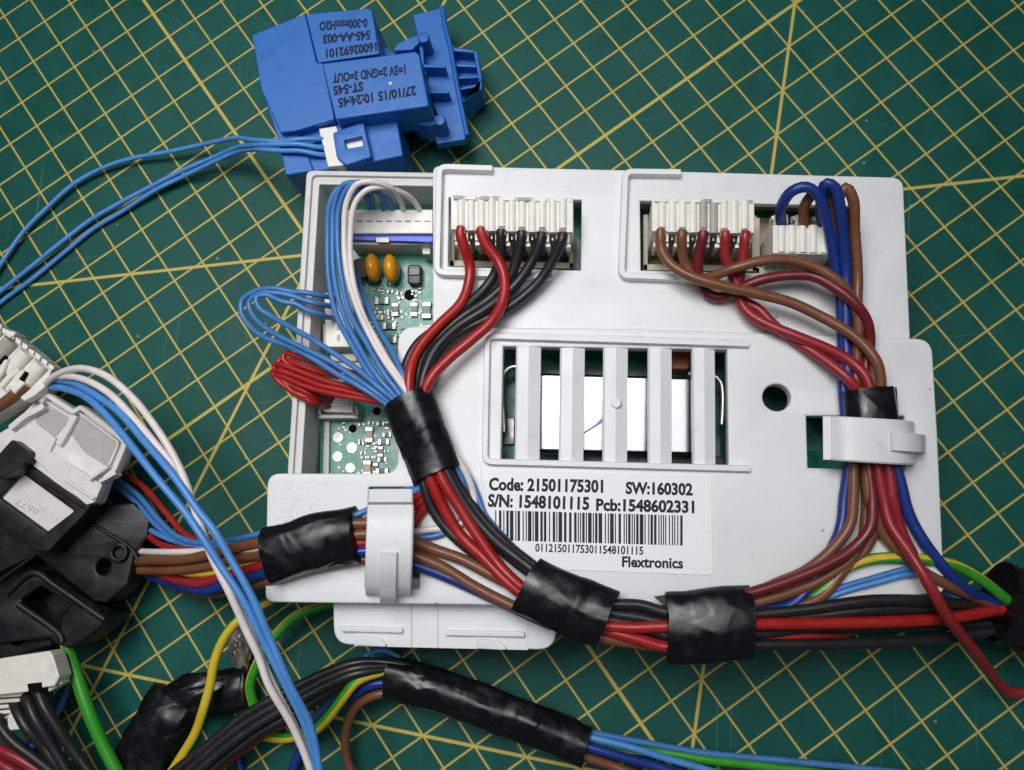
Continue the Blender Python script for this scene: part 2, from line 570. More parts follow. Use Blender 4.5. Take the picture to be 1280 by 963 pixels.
def mat_material():
    m = bpy.data.materials.new('cutting_mat_vinyl')
    m.use_nodes = True
    nt = m.node_tree
    L = nt.links.new
    b = nt.nodes['Principled BSDF']
    tc = nd(nt, 'ShaderNodeTexCoord')
    mp = nd(nt, 'ShaderNodeMapping')
    mp.inputs['Scale'].default_value = (100, 100, 100)
    L(tc.outputs['Object'], mp.inputs['Vector'])
    sx = nd(nt, 'ShaderNodeSeparateXYZ')
    L(mp.outputs[0], sx.inputs[0])
    gx = sx.outputs['X']

    def mt(op, a, b_=None, c=None):
        n = nd(nt, 'ShaderNodeMath', operation=op)
        for i, v in enumerate((a, b_, c)):
            if v is None: continue
            if isinstance(v, (int, float)):
                n.inputs[i].default_value = v
            else:
                L(v, n.inputs[i])
        return n.outputs[0]
    gy = mt('MULTIPLY', sx.outputs['Y'], -1.0)

    def soft(dist, half):                   # 1 on the line, 0 off it
        n = nd(nt, 'ShaderNodeMapRange')
        n.inputs['From Min'].default_value = half + 0.014
        n.inputs['From Max'].default_value = half - 0.014
        L(dist, n.inputs['Value'])
        return n.outputs[0]
    lines = []
    for g in (gx, gy):
        d = mt('ABSOLUTE', mt('SUBTRACT', g, mt('ROUND', g)))
        lines.append(soft(d, 0.025))
    lines.append(soft(mt('ABSOLUTE', gx), 0.048))
    lines.append(soft(mt('ABSOLUTE', mt('SUBTRACT', gy, 12.0)), 0.047))
    for a_, b2, c in ((0.5, 0.8660254, 9.83 * 0.8660254), (-0.5, 0.8660254, 9.90 * 0.8660254), (-0.7071, 0.7071, 28 * 0.7071), (0.7071, 0.7071, 28 * 0.7071)):
        v = mt('SUBTRACT', mt('ADD', mt('MULTIPLY', gx, a_), mt('MULTIPLY', gy, b2)), c)
        lines.append(soft(mt('ABSOLUTE', v), 0.043))
    tot = lines[0]
    for l in lines[1:]:
        tot = mt('MAXIMUM', tot, l)
    # worn print
    n1 = nd(nt, 'ShaderNodeTexNoise')
    n1.inputs['Scale'].default_value = 1.3
    n1.inputs['Detail'].default_value = 6
    L(mp.outputs[0], n1.inputs['Vector'])
    n2 = nd(nt, 'ShaderNodeTexNoise')
    n2.inputs['Scale'].default_value = 30
    n2.inputs['Detail'].default_value = 3
    L(mp.outputs[0], n2.inputs['Vector'])
    n4 = nd(nt, 'ShaderNodeTexNoise')
    n4.inputs['Scale'].default_value = 0.16
    n4.inputs['Detail'].default_value = 3
    L(mp.outputs[0], n4.inputs['Vector'])
    wear = mt('MULTIPLY', tot, mt('MULTIPLY_ADD', n2.outputs['Fac'], 0.35, 0.72))
    cr = nd(nt, 'ShaderNodeMix', data_type='RGBA')
    cr.inputs[6].default_value = srgb(6, 74, 64)
    cr.inputs[7].default_value = srgb(20, 88, 80)
    k = nd(nt, 'ShaderNodeMapRange')
    k.inputs['From Min'].default_value = 0.35
    k.inputs['From Max'].default_value = 0.68
    L(mt('ADD', mt('MULTIPLY', n1.outputs['Fac'], 0.4), mt('MULTIPLY', n4.outputs['Fac'], 0.6)), k.inputs['Value'])
    L(k.outputs[0], cr.inputs[0])
    mx = nd(nt, 'ShaderNodeMix', data_type='RGBA')
    L(wear, mx.inputs[0])
    L(cr.outputs[2], mx.inputs[6])
    mx.inputs[7].default_value = srgb(208, 184, 88)
    # pale cutting scars and dust
    sc = nd(nt, 'ShaderNodeTexNoise')
    sc.inputs['Scale'].default_value = 42
    sc.inputs['Detail'].default_value = 2
    L(mp.outputs[0], sc.inputs['Vector'])
    patch = nd(nt, 'ShaderNodeMapRange')
    patch.inputs['From Min'].default_value = 0.60
    patch.inputs['From Max'].default_value = 0.70
    n5 = nd(nt, 'ShaderNodeTexNoise')
    n5.inputs['Scale'].default_value = 0.33
    n5.inputs['Detail'].default_value = 4
    L(mp.outputs[0], n5.inputs['Vector'])
    L(n5.outputs['Fac'], patch.inputs['Value'])
    speck = nd(nt, 'ShaderNodeMapRange')
    speck.inputs['From Min'].default_value = 0.58
    speck.inputs['From Max'].default_value = 0.68
    L(sc.outputs['Fac'], speck.inputs['Value'])
    mx2 = nd(nt, 'ShaderNodeMix', data_type='RGBA')
    L(mt('MULTIPLY', mt('MULTIPLY', patch.outputs[0], speck.outputs[0]), 0.30), mx2.inputs[0])
    L(mx.outputs[2], mx2.inputs[6])
    mx2.inputs[7].default_value = srgb(140, 165, 165)
    # fine knife scores in two directions
    top = mx2.outputs[2]
    for ang, sx_, off in ((0.5, 0.16, 0), (-0.9, 0.22, 9), (1.4, 0.3, 21)):
        m2 = nd(nt, 'ShaderNodeMapping')
        m2.inputs['Rotation'].default_value = (0, 0, ang)
        m2.inputs['Location'].default_value = (off, off, 0)
        L(mp.outputs[0], m2.inputs['Vector'])
        m3 = nd(nt, 'ShaderNodeMapping')
        m3.inputs['Scale'].default_value = (sx_, 11, 1)
        L(m2.outputs[0], m3.inputs['Vector'])
        n6 = nd(nt, 'ShaderNodeTexNoise')
        n6.inputs['Scale'].default_value = 1.0
        n6.inputs['Detail'].default_value = 1
        L(m3.outputs[0], n6.inputs['Vector'])
        r6 = nd(nt, 'ShaderNodeMapRange')
        r6.inputs['From Min'].default_value = 0.74
        r6.inputs['From Max'].default_value = 0.78
        r6.inputs['To Max'].default_value = 0.22
        L(n6.outputs['Fac'], r6.inputs['Value'])
        mx4 = nd(nt, 'ShaderNodeMix', data_type='RGBA')
        L(r6.outputs[0], mx4.inputs[0])
        L(top, mx4.inputs[6])
        mx4.inputs[7].default_value = srgb(120, 150, 146)
        top = mx4.outputs[2]
    vl = nd(nt, 'ShaderNodeTexVoronoi')     # lint
    vl.inputs['Scale'].default_value = 0.8
    L(mp.outputs[0], vl.inputs['Vector'])
    lint = mt('LESS_THAN', vl.outputs['Distance'], 0.035)
    mx5 = nd(nt, 'ShaderNodeMix', data_type='RGBA')
    L(mt('MULTIPLY', lint, 0.4), mx5.inputs[0])
    L(top, mx5.inputs[6])
    mx5.inputs[7].default_value = srgb(170, 185, 180)
    L(mx5.outputs[2], b.inputs['Base Color'])
    ro = nd(nt, 'ShaderNodeMapRange')
    ro.inputs['From Min'].default_value = 0.3
    ro.inputs['From Max'].default_value = 0.7
    ro.inputs['To Min'].default_value = 0.38
    ro.inputs['To Max'].default_value = 0.58
    L(n1.outputs['Fac'], ro.inputs['Value'])
    L(ro.outputs[0], b.inputs['Roughness'])
    b.inputs['Specular IOR Level'].default_value = 0.2
    bp = nd(nt, 'ShaderNodeBump')
    bp.inputs['Strength'].default_value = 0.25
    bp.inputs['Distance'].default_value = 0.00012
    L(mt('ADD', sc.outputs['Fac'], mt('MULTIPLY', tot, 0.7)), bp.inputs['Height'])
    L(bp.outputs[0], b.inputs['Normal'])
    return m


bm = bmesh.new()
add_prism(bm, rounded([(-45, 45), (45, 45), (45, -45), (-45, -45)], 1.0), -0.3, 0.0)
for v in bm.verts:
    v.co = Matrix.Rotation(-GA, 3, 'Z') @ v.co
mo = finish(bm, 'cutting_mat', mat_material(), None, 0.03, loc=Vector((0, 0, 0)))
# put the object's own axes on the printed grid
inv = Matrix.Rotation(-GA, 4, 'Z') @ Matrix.Translation(-GO * S)
mo.data.transform(inv)
mo.matrix_world = Matrix.Translation(GO * S) @ Matrix.Rotation(GA, 4, 'Z')
setp(mo, 'green cutting mat printed with yellow one centimetre grid and slanting lines', 'cutting mat')

# ------------------------------------------------------------------ control module
ZL, ZU, ZB = 3.5, 3.3, 1.6                  # cover lower plate, cover upper plate, circuit board
base = un(740, 490, 0)
cm = thing('control_module', 'white plastic control box with slatted vent and printed label, lying on the green mat', 'control box', (base.x, base.y, 0))

# tray: walls, ledge, floor
zt = 3.05
outer = rounded(pxpoly([(383, 213), (1122, 226), (1155, 735), (350, 738)], zt), [0.18, 0.3, 0.3, 0.3])
mid = rounded(pxpoly([(390, 219), (1116, 232), (1149, 729), (357, 732)], zt), [0.14, 0.2, 0.2, 0.2])
inner = rounded(pxpoly([(398, 229), (1108, 240), (1141, 721), (367, 724)], zt), [0.05, 0.1, 0.1, 0.1])
tray = plate('tray', outer, [mid], 0.25, zt, M['tray'], cm, 0.03)
plate('tray_ledge', [tuple(Vector(p[:2])) for p in mid], [inner], 0.3, zt - 0.09, M['tray'], tray, 0.02)
bm = bmesh.new()
add_prism(bm, outer, 0.1, 0.3)
finish(bm, 'tray_floor', M['tray'], tray, 0.0)

# circuit board and what is soldered to it
board = prism_px('circuit_board', [(404, 250), (1100, 260), (1120, 705), (398, 700)], ZB - 0.16, ZB, M['board'], cm, 0.01)
prism_px('board_rail', [(405, 526), (412, 526), (411, 594), (403, 594)], ZB - 0.6, ZB + 0.12, M['tray'], cm, 0.03)

def on_board(name, m, f, bevel=0.015):
    bm = bmesh.new()
    f(bm)
    return finish(bm, name, m, board, bevel)

# two amber capacitors: flattened drops
def lens(bm, px, py, z, a, bw, hh, tilt):
    c = un(px, py, z)
    ret = bmesh.ops.create_uvsphere(bm, u_segments=24, v_segments=14, radius=1.0)
    mt_ = Matrix.Translation(c) @ Matrix.Rotation(tilt, 4, 'Z') @ Matrix.Rotation(0.15, 4, 'X') @ Matrix.Diagonal((a, bw, hh, 1))
    for v in ret['verts']:
        v.co = mt_ @ v.co
for px, py in ((466, 335), (489, 336)):
    cap = on_board('capacitor', M['amber'], lambda b: lens(b, px, py, ZB + 0.42, 0.21, 0.40, 0.36, 0.13), 0)
    for dx in (-4, 4):
        on_board('capacitor_lead', M['solder'], lambda b: add_tube(b, [un(px + dx, py + 15, ZB + 0.3), un(px + dx * 1.2, py + 22, ZB)], 0.025, 6), 0)
on_board('black_capacitor', M['chip'], lambda b: add_tube(b, [un(450, 338, ZB), un(450, 336, ZB + 0.5)], 0.28, 20), 0.04)
on_board('power_inductor', M['chip'], lambda b: add_prism(b, rounded(pxpoly([(509, 330), (527, 331), (526, 356), (509, 355)], ZB + 0.3), 0.12), ZB, ZB + 0.3), 0.05)
prism_px('inductor_top', [(511, 334), (525, 335), (524, 344), (511, 344)], ZB + 0.3, ZB + 0.36, M['greychip'], board, 0.02)
for px, py, r in ((512, 369, 0.15), (441, 536, 0.11), (471, 514, 0.11), (433, 596, 0.05)):
    c = un(px, py, ZB)
    bm = bmesh.new()
    add_prism(bm, circle((c.x, c.y), r, 20), ZB - 0.02, ZB + 0.018)
    finish(bm, 'board_hole', M['hole'], board, 0)
for px, py, r in ((422.7, 547, 0.145), (440, 560, 0.15), (422, 571, 0.145), (438, 585, 0.14)):
    c = un(px, py, ZB)
    bm = bmesh.new()
    add_prism(bm, circle((c.x, c.y), r, 24), ZB, ZB + 0.02)
    finish(bm, 'test_pad', M['solder'], board, 0.008)

# chip resistors: body with two bright ends
def smd_mesh():
    bm = bmesh.new()
    add_prism(bm, [(-0.12, -0.075), (0.12, -0.075), (0.12, 0.075), (-0.12, 0.075)], 0, 0.07, 0)
    for s in (-1, 1):
        add_prism(bm, [(s * 0.11 - 0.05, -0.085), (s * 0.11 + 0.05, -0.085), (s * 0.11 + 0.05, 0.085), (s * 0.11 - 0.05, 0.085)], 0, 0.078, 1)
    return bm
protos = {}
def chips(kind, m, spots):
    for px, py, rot, sc in spots:
        c = un(px, py, ZB)
        if kind not in protos:
            o = finish(smd_mesh(), 'chip_resistor', [m, M['solder']], None, 0.012, loc=Vector((0, 0, 0)), weld=False)
            o.parent = board
            o.location = (c - origin_of(board)) * S
            o.rotation_euler = (0, 0, rot)
            protos[kind] = o
        else:
            o = inst(protos[kind], 'chip_resistor', board, c, rot)
        o.scale = (sc, sc, sc)
H = math.pi / 2
chips('grey', M['greychip'], [(477.7, 377, 0, 1.25), (494.5, 388, H, 1.2), (518, 388, H, 1.25), (534, 389, H, 1.5), (480, 553, 0, 1.0), (476, 565, H, 0.9), (484, 544, 0, 0.8)])
chips('dark', M['chip'], [(487, 408.5, 0, 1.2), (488, 426, 0, 1.2), (470, 424, H, 0.8), (478, 590, 0, 1.1), (470, 586, H, 0.9), (478, 575, 0, 0.8), (476, 530, 0, 0.7), (484, 532, H, 0.7)])
ck = random.Random(11)
chips('tiny', M['chip'], [(ck.uniform(460, 530), ck.uniform(360, 428), ck.choice((0, H)), ck.uniform(0.35, 0.6)) for _ in range(20)] + [(ck.uniform(446, 484), ck.uniform(527, 590), ck.choice((0, H)), ck.uniform(0.35, 0.6)) for _ in range(14)])
chips('tan', M['tan'], [(462, 544, H, 1.35), (459.5, 586, H, 1.35), (474, 398, 0, 0.8)])
chips('small', M['greychip'], [(472, 391, 0, 0.5), (479, 391, 0, 0.5), (485, 391, H, 0.5), (472, 384, H, 0.5), (466, 404, 0, 0.5), (468, 412, H, 0.6), (500, 372, 0, 0.5), (507, 420, H, 0.6), (455, 572, 0, 0.5),
                                (463, 572, 0, 0.5), (471, 572, 0, 0.5), (452, 531, 0, 0.55), (464, 529, 0, 0.55), (430, 532, H, 0.5), (468, 558, H, 0.6)])
# traces and vias: thin raised copper under the lacquer
bm = bmesh.new()
def trace(pts, wd=0.035):
    P = pxpoly(pts, ZB)
    for a, b in zip(P, P[1:]):
        t = (b - a).normalized()
        s = Vector((-t.y, t.x, 0)) * wd / 2
        add_prism(bm, [a + s - t * wd * .4, b + s + t * wd * .4, b - s + t * wd * .4, a - s - t * wd * .4], ZB, ZB + 0.006 + rnd.random() * 0.003)
for tr in ([(446, 560), (455, 560), (459, 563), (486, 563)], [(428, 571), (438, 571), (442, 567), (486, 567)], [(423, 540), (423, 533), (415, 533)], [(447, 585), (452, 577), (486, 577)],
           [(446, 535), (452, 535), (456, 530), (466, 530)], [(432, 539), (440, 545), (452, 538)], [(415, 590), (415, 535)], [(505, 372), (500, 380), (500, 420)], [(524, 372), (530, 372)],
           [(461, 372), (461, 392)], [(505, 396), (515, 400)], [(509, 362), (522, 362), (530, 354)], [(464, 330), (464, 362), (470, 368)], [(527, 400), (515, 412), (502, 412)], [(448, 525), (484, 525)]):
    trace(tr)
tk = random.Random(5)
for i in range(90):
    px, py = (tk.uniform(458, 526), tk.uniform(358, 428)) if i < 50 else (tk.uniform(412, 482), tk.uniform(526, 590))
    q = [(px, py)]
    for _ in range(tk.randint(1, 3)):
        dx, dy = tk.choice(((1, 0), (0, 1), (1, 1), (1, -1), (-1, 1), (0, -1)))
        l_ = tk.uniform(4, 13)
        px, py = px + dx * l_, py + dy * l_
        q.append((px, py))
    trace(q, tk.choice((0.018, 0.025, 0.035)))
for i in range(46):
    px, py = (rnd.uniform(462, 528), rnd.uniform(362, 430)) if i < 26 else (rnd.uniform(414, 484), rnd.uniform(528, 592))
    c = un(px, py, ZB)
    add_prism(bm, circle((c.x, c.y), rnd.uniform(0.018, 0.034), 8), ZB, ZB + 0.011, 1)
finish(bm, 'board_traces', [M['copper'], M['solder']], board, 0, weld=False)['kind'] = 'stuff'
text_px('Z100', (533.5, 356), (532.5, 340), 5, ZB, M['silk'], board, 'silk_print', bold=0.01)
# silk rings round the capacitors
bm = bmesh.new()
for px, py, r in ((468, 346, 0.30), (491, 347, 0.30), (518, 349, 0.30)):
    c = un(px, py, ZB)
    pts = [Vector((c.x + r * math.cos(a), c.y + r * math.sin(a) * 1.1, ZB)) for a in [math.pi + k * math.pi / 14 for k in range(15)]]
    add_tube(bm, pts, 0.016, 4)
finish(bm, 'silk_ring', M['silk'], board, 0, weld=False)

# board headers
hdr = on_board('pin_header', M['ivory'], lambda b: (box_px(b, 432, 262, 541, 292, ZB, 2.75), box_px(b, 436, 292, 541, 306, ZB, 2.45)), 0.03)
for x in range(446, 536, 12):
    prism_px('header_slot', [(x, 276), (x + 8, 276), (x + 8, 277.6), (x, 277.6)], 2.745, 2.755, M['greychip'], board, 0)
prism_px('blue_key_strip', [(438, 291), (541, 293), (541, 303), (438, 300)], 2.45, 2.62, M['inkblue'], board, 0.015)
prism_px('key_tab', [(470, 297), (486, 297), (486, 303), (470, 303)], 2.6, 2.66, M['ivory'], board, 0.01)
prism_px('header_latch', [(526, 300), (538, 300), (538, 318), (528, 318)], ZB, 2.2, M['ivory'], board, 0.03)
prism_px('side_header', [(405, 366), (441, 366), (443, 434), (407, 434)], ZB, 2.5, M['ivory'], board, 0.03)
prism_px('side_header_step', [(403, 405), (412, 405), (412, 438), (404, 438)], ZB, 2.1, M['ivory'], board, 0.03)
for y in (405, 419):
    prism_px('header_slot', [(421, y), (425, y), (425, y + 8), (421, y + 8)], 2.5, 2.506, M['tan'], board, 0)
prism_px('beige_header', [(412, 437), (445, 437), (446, 452), (413, 452)], ZB, 2.05, M['beige'], board, 0.03)
prism_px('dark_header_edge', [(414, 440), (446, 440), (446, 443), (414, 443)], 2.05, 2.06, M['chip'], board, 0)
prism_px('grey_header', [(420, 452), (452, 452), (453, 478), (424, 478)], ZB, 1.95, M['beige'], board, 0.03)
# socket that takes the red wires
bm = bmesh.new()
for q in ((397, 508, 447, 512), (397, 512, 401, 522), (443, 512, 447, 522), (397, 518, 447, 523)):
    box_px(bm, *q, ZB, 2.1)
finish(bm, 'red_wire_socket', M['ivory'], board, 0.02, weld=False)

# ---- cover
cover_lo_px = [(497, 408), (800, 411), (1165, 424), (1172, 540), (1181, 742), (930, 757), (640, 757), (331, 753), (334, 592), (497, 592)]
co = rounded(pxpoly(cover_lo_px, ZL), [0.45, 0, 0.38, 0, 0.2, 0, 0, 0.25, 0.32, 0.36], 8)
slot_r = pxpoly([(1008, 520), (1131, 520), (1131, 588), (1010, 585)], ZL)
slot_l = pxpoly([(461, 609), (526, 609), (524, 736), (456, 736)], ZL)
vent = pxpoly([(629, 433), (909, 437), (911, 584), (626, 574)], ZL)
hc = un(971, 497, ZL)
holes = [circle((hc.x, hc.y), 0.33, 36), [tuple(p[:2]) for p in slot_r], [tuple(p[:2]) for p in slot_l], [tuple(p[:2]) for p in vent]]
cover = plate('cover', co, holes, zt + 0.03, ZL, M['lid'], cm, 0.05, 3)
# upper plate with two windows
up = rounded(pxpoly([(541, 207), (800, 213), (1129, 222), (1138, 424), (800, 414), (500, 411), (541, 405)], ZU), [0.2, 0, 0.3, 0.05, 0, 0, 0.0], 7)
win1 = pxpoly([(561, 247), (727, 250), (726, 338), (560, 333)], ZU)
win2 = pxpoly([(800, 251), (1074, 258), (1076, 344), (801, 338)], ZU)
upper = plate('cover_upper_plate', up, [[tuple(p[:2]) for p in win1], [tuple(p[:2]) for p in win2]], zt + 0.02, ZU, M['lid'], cover, 0.04, 3)
# skirts that the cover hangs over the tray with
def skirt(px, z0, z1, wd=0.14):
    bm = bmesh.new()
    P = pxpoly(px, z1)
    for a, b in zip(P, P[1:]):
        t = (b - a).normalized()
        s = Vector((-t.y, t.x, 0)) * wd / 2
        add_prism(bm, [a + s - t * wd / 2, b + s + t * wd / 2, b - s + t * wd / 2, a - s - t * wd / 2], z0, z1)
    return finish(bm, 'cover_skirt', M['lid'], cover, 0.02, weld=False)
skirt([(350, 608), (348, 742), (640, 745), (1160, 730), (1150, 440)], 2.0, zt + 0.1)
# window side walls seen through the openings
def rib(name, path_px, z, wd, ht, par, m=None):
    """raised rim with a rounded top along a pixel path lying on a plate"""
    bm = bmesh.new()
    pts = spline([un(x, y, z + ht) for x, y in path_px], 0.1) if len(path_px) > 2 else [un(*p, z + ht) for p in path_px]
    rings = []
    prof = [(-0.5, -ht - 0.02), (-0.5, -0.05), (-0.36, 0.0), (0.36, 0.0), (0.5, -0.05), (0.5, -ht - 0.02)]
    for i, p in enumerate(pts):
        t = (pts[min(i + 1, len(pts) - 1)] - pts[max(0, i - 1)])
        t.z = 0
        t.normalize()
        s = Vector((t.y, -t.x, 0))
        rings.append([bm.verts.new(p + s * (a * wd) + Vector((0, 0, h))) for a, h in prof])
    for a, b in zip(rings, rings[1:]):
        for k in range(len(prof)):
            bm.faces.new((a[k], a[(k + 1) % len(prof)], b[(k + 1) % len(prof)], b[k]))
    bm.faces.new(rings[0][::-1])
    bm.faces.new(rings[-1])
    return finish(bm, name, m or M['lid'], par, 0, angle=40)

def corner(pts, r=6):
    """pixel path with its corners eased"""
    out = [pts[0]]
    for i in range(1, len(pts) - 1):
        p0, p, p1 = [Vector(q) for q in pts[i - 1:i + 2]]
        a, b = (p0 - p).normalized() * r, (p1 - p).normalized() * r
        for t in (0, 0.33, 0.67, 1):
            out.append(tuple((p + a) * (1 - t) ** 2 + p * 2 * t * (1 - t) + (p + b) * t * t))
    out.append(pts[-1])
    # straight runs get a middle point so that the spline stays straight
    dense = []
    for a, b in zip(out, out[1:]):
        dense.append(a)
        d = math.dist(a, b)
        if d > 30:
            for k in (0.08, 0.5, 0.92):
                dense.append((a[0] + (b[0] - a[0]) * k, a[1] + (b[1] - a[1]) * k))
    dense.append(out[-1])
    return dense
rib('window_rim', corner([(615, 210), (549, 208), (546, 340), (690, 345)], 9), ZU, 0.18, 0.22, cover)
rib('window_rim', corner([(851, 215), (782, 214), (777, 344), (905, 349)], 9), ZU, 0.18, 0.22, cover)
rib('vent_rim', corner([(936, 430), (609, 420), (606, 577), (938, 586)], 9), ZL, 0.16, 0.14, cover)
# vent slats with a roof-shaped top
for xa, xb, xc, xd in ((645, 676, 643, 674), (700, 731, 698, 729), (754, 785, 753, 784), (810, 840, 810, 840), (865, 894, 866, 895)):
    bm = bmesh.new()
    zc = ZL + 0.02
    rows = []
    for (x0, x1, y) in ((xa, xb, 433 if xa < 700 else 435), (xc, xd, 579 if xa < 700 else 582)):
        f = lambda t: un(x0 + (x1 - x0) * t, y, zc)
        a, b, c, d = f(0), f(0.08), f(0.52), f(1)
        rows.append([bm.verts.new((a.x, a.y, zc - 0.3)), bm.verts.new((a.x, a.y, zc - 0.06)), bm.verts.new((b.x, b.y, zc)), bm.verts.new((c.x, c.y, zc + 0.015)), bm.verts.new((d.x, d.y, zc - 0.10)), bm.verts.new((d.x, d.y, zc - 0.3))])
    n = 6
    for k in range(n):
        bm.faces.new((rows[0][k], rows[0][(k + 1) % n], rows[1][(k + 1) % n], rows[1][k]))
    bm.faces.new(rows[0])
    bm.faces.new(rows[1][::-1])
    finish(bm, 'vent_slat', M['lid'], cover, 0.0, angle=8)
c = un(770, 504, ZL + 0.05)
bm = bmesh.new()
add_prism(bm, circle((c.x, c.y), 0.13, 20), ZL - 0.02, ZL + 0.09)
finish(bm, 'moulding_stud', M['lid'], cover, 0.03)
# thin moulded line that runs beside the label
rib('moulded_line', [(601, 585), (604, 660)], ZL, 0.05, 0.02, cover)
rib('moulded_line', [(560, 412), (930, 424)], ZL, 0.06, 0.02, cover)
# scuffed relief on the left wing
bm = bmesh.new()
for k in range(20):
    x, y = rnd.uniform(340, 400), rnd.uniform(608, 645)
    y += (x - 370) * -0.1
    pts = [un(x + 5 * math.cos(a) * s_, y + 3 * math.sin(a) * s_, ZL + 0.004) for s_ in (rnd.uniform(0.7, 2.2),) for a in [rnd.uniform(0, 6) + j * 0.5 for j in range(rnd.randint(3, 7))]]
    add_tube(bm, pts, 0.016, 5, flat=0.4)
finish(bm, 'moulded_scuffs', M['lid'], cover, 0, weld=False, angle=60)['kind'] = 'stuff'

# shiny metal can and bits under the vent
can = prism_px('metal_can', [(672, 466), (866, 471), (866, 569), (670, 565)], ZB, 2.75, M['metal'], cm, 0.13, 0.12, 3)
prism_px('painted_reflection', [(729, 541), (745, 530), (755, 520), (758, 517), (758, 525), (748, 532), (730, 542.5)], 2.75, 2.752, M['can_reflection'], can, 0)  # reflection of blue wires, painted on the can top as a flat strip
tube('can_bracket', [un(*p, 2.5) for p in ((668, 460), (640, 459), (630, 466), (630, 540))], 0.09, M['dullmetal'], cm, 10)
tube('can_bracket', [un(*p, 2.5) for p in ((860, 468), (890, 469), (901, 478), (903, 520), (902, 531))], 0.09, M['dullmetal'], cm, 10)
prism_px('solder_patch', [(631, 522), (644, 522), (643, 556), (629, 556)], ZB, ZB + 0.15, M['solder'], board, 0.03)
prism_px('orange_relay', [(838, 425), (862, 425), (862, 462), (838, 462)], ZB, 2.3, M['orange'], board, 0.05, 0.1)
prism_px('large_component', [(700, 565), (940, 572), (940, 600), (700, 600)], ZB, 2.2, M['chip'], board, 0.05)
prism_px('large_component', [(905, 520), (940, 520), (940, 600), (905, 600)], ZB, 2.3, M['chip'], board, 0.05)

# printed label
lab = prism_px('label', [(609, 586.5), (889, 594.5), (891, 719.5), (606, 709)], ZL + 0.002, ZL + 0.022, M['paper'], cm, 0.004, 0.14)
zz = ZL + 0.0225
for s_, a, b, h_ in (('Code: 21501175301', (611, 612.5), (754, 615.5), 14.5), ('SW:160302', (782, 617), (866, 619), 14), ('S/N: 1548101115', (609.7, 633), (736.5, 637), 14.5),
                     ('Pcb:1548602331', (745, 638), (868, 641), 14), ('0112150117530115481 01115'.replace(' ', ''), (669, 689.5), (804, 693.5), 9.5), ('Flextronics', (777.5, 708.5), (854, 710.5), 12.5)):
    text_px(s_, a, b, h_, zz, M['print'], lab, bold=(0.04 if h_ > 13 else 0.032) if h_ > 10 else 0.024)
bm = bmesh.new()
br = random.Random(21501)
x = 0.0
while x < 0.985:
    wd = br.choice((0.006, 0.006, 0.006, 0.013, 0.013, 0.019))
    gap = br.choice((0.006, 0.006, 0.010, 0.014))
    xa, xb = 619 + 235 * x, 619 + 235 * min(1, x + wd)
    ya = lambda q: 638 + (q - 619) * 0.0283
    P = pxpoly([(xa, ya(xa)), (xb, ya(xb)), (xb, ya(xb) + 37.5), (xa, ya(xa) + 37.5)], zz)
    bm.faces.new([bm.verts.new((p.x, p.y, zz + 0.003)) for p in P[::-1]])
    x += wd + gap
finish(bm, 'barcode', M['print'], lab, 0, smooth=False, weld=False)

# connector tab below the lower edge
tab = prism_px('terminal_shroud', [(416, 740), (698, 742), (694, 813), (417, 806)], 1.2, 2.86, M['lid'], cm, 0.05, [0.1, 0.1, 0.45, 0.45], 3)
prism_px('shroud_panel', [(447, 738), (660, 740), (660, 813), (443, 808)], 2.86, 2.88, M['lid'], tab, 0.01)
for a, b, y in ((426, 503, 788), (556, 656, 793)):
    prism_px('shroud_rib', [(a, y - 5), (b, y - 3), (b, y + 4), (a, y + 2)], 2.86, 3.0, M['lid'], tab, 0.03, 0.05)
for a, y in ((445, 800), (595, 804)):
    prism_px('shroud_latch', [(a, y - 4), (a + 10, y - 5), (a + 30, y - 2), (a + 38, y + 6), (a + 36, y + 9), (a, y + 7)], 2.86, 2.97, M['lid'], tab, 0.02)
for x in (514, 547):
    prism_px('shroud_groove', [(x, 752), (x + 1, 752), (x + 1, 810), (x, 810)], 2.88, 2.884, M['greyfloor'], tab, 0)

# cable straps
def strap(name, path, wvec, th, label=None, par=cover, m=M['lid'], bev=0.035):
    """band of given thickness swept along path, its width along wvec (world cm)"""
    bm = bmesh.new()
    pts = spline(path, 0.06)
    rings = []
    for i, p in enumerate(pts):
        t = (pts[min(i + 1, len(pts) - 1)] - pts[max(0, i - 1)]).normalized()
        nrm = t.cross(wvec).normalized()
        if nrm.z < 0: nrm = -nrm
        wv = wvec / 2
        hb, tb = th / 2, 0.03
        prof = [(-1, -hb), (1, -hb), (1, hb - tb), (0.94, hb), (-0.94, hb), (-1, hb - tb)]
        rings.append([bm.verts.new(p + wv * a + nrm * b) for a, b in prof])
    n = 6
    for a, b in zip(rings, rings[1:]):
        for k in range(n):
            bm.faces.new((a[k], a[(k + 1) % n], b[(k + 1) % n], b[k]))
    bm.faces.new(rings[0][::-1])
    bm.faces.new(rings[-1])
    return finish(bm, name, m, par, 0, angle=40)
# right strap runs across, left strap runs down
wv = un(1090, 522, 4.5) - un(1091, 578, 4.5)
mid_ = lambda x, z, dy=0: un(x, 551 + (x - 1090) * 0.06 + dy, z)
sr = strap('cable_strap', [mid_(1037, 4.10), mid_(1046, 4.30), mid_(1060, 4.42), mid_(1090, 4.46), mid_(1118, 4.38), mid_(1134, 4.12), mid_(1139, 3.7), mid_(1139, 3.3)], wv, 0.15)
strap('strap_lip', [mid_(1034, 4.34), mid_(1036, 4.05)], wv * 0.98, 0.18, par=sr)
strap('strap_tongue', [mid_(1112, 4.48), mid_(1130, 4.40), mid_(1145, 4.12), mid_(1150, 3.8), mid_(1151, 3.52)], wv * 0.42, 0.2, par=sr)
wv = un(516, 680, 4.4) - un(458, 680, 4.4)
mid2 = lambda y, z, dx=0: un(487 - (y - 680) * 0.03 + dx, y, z)
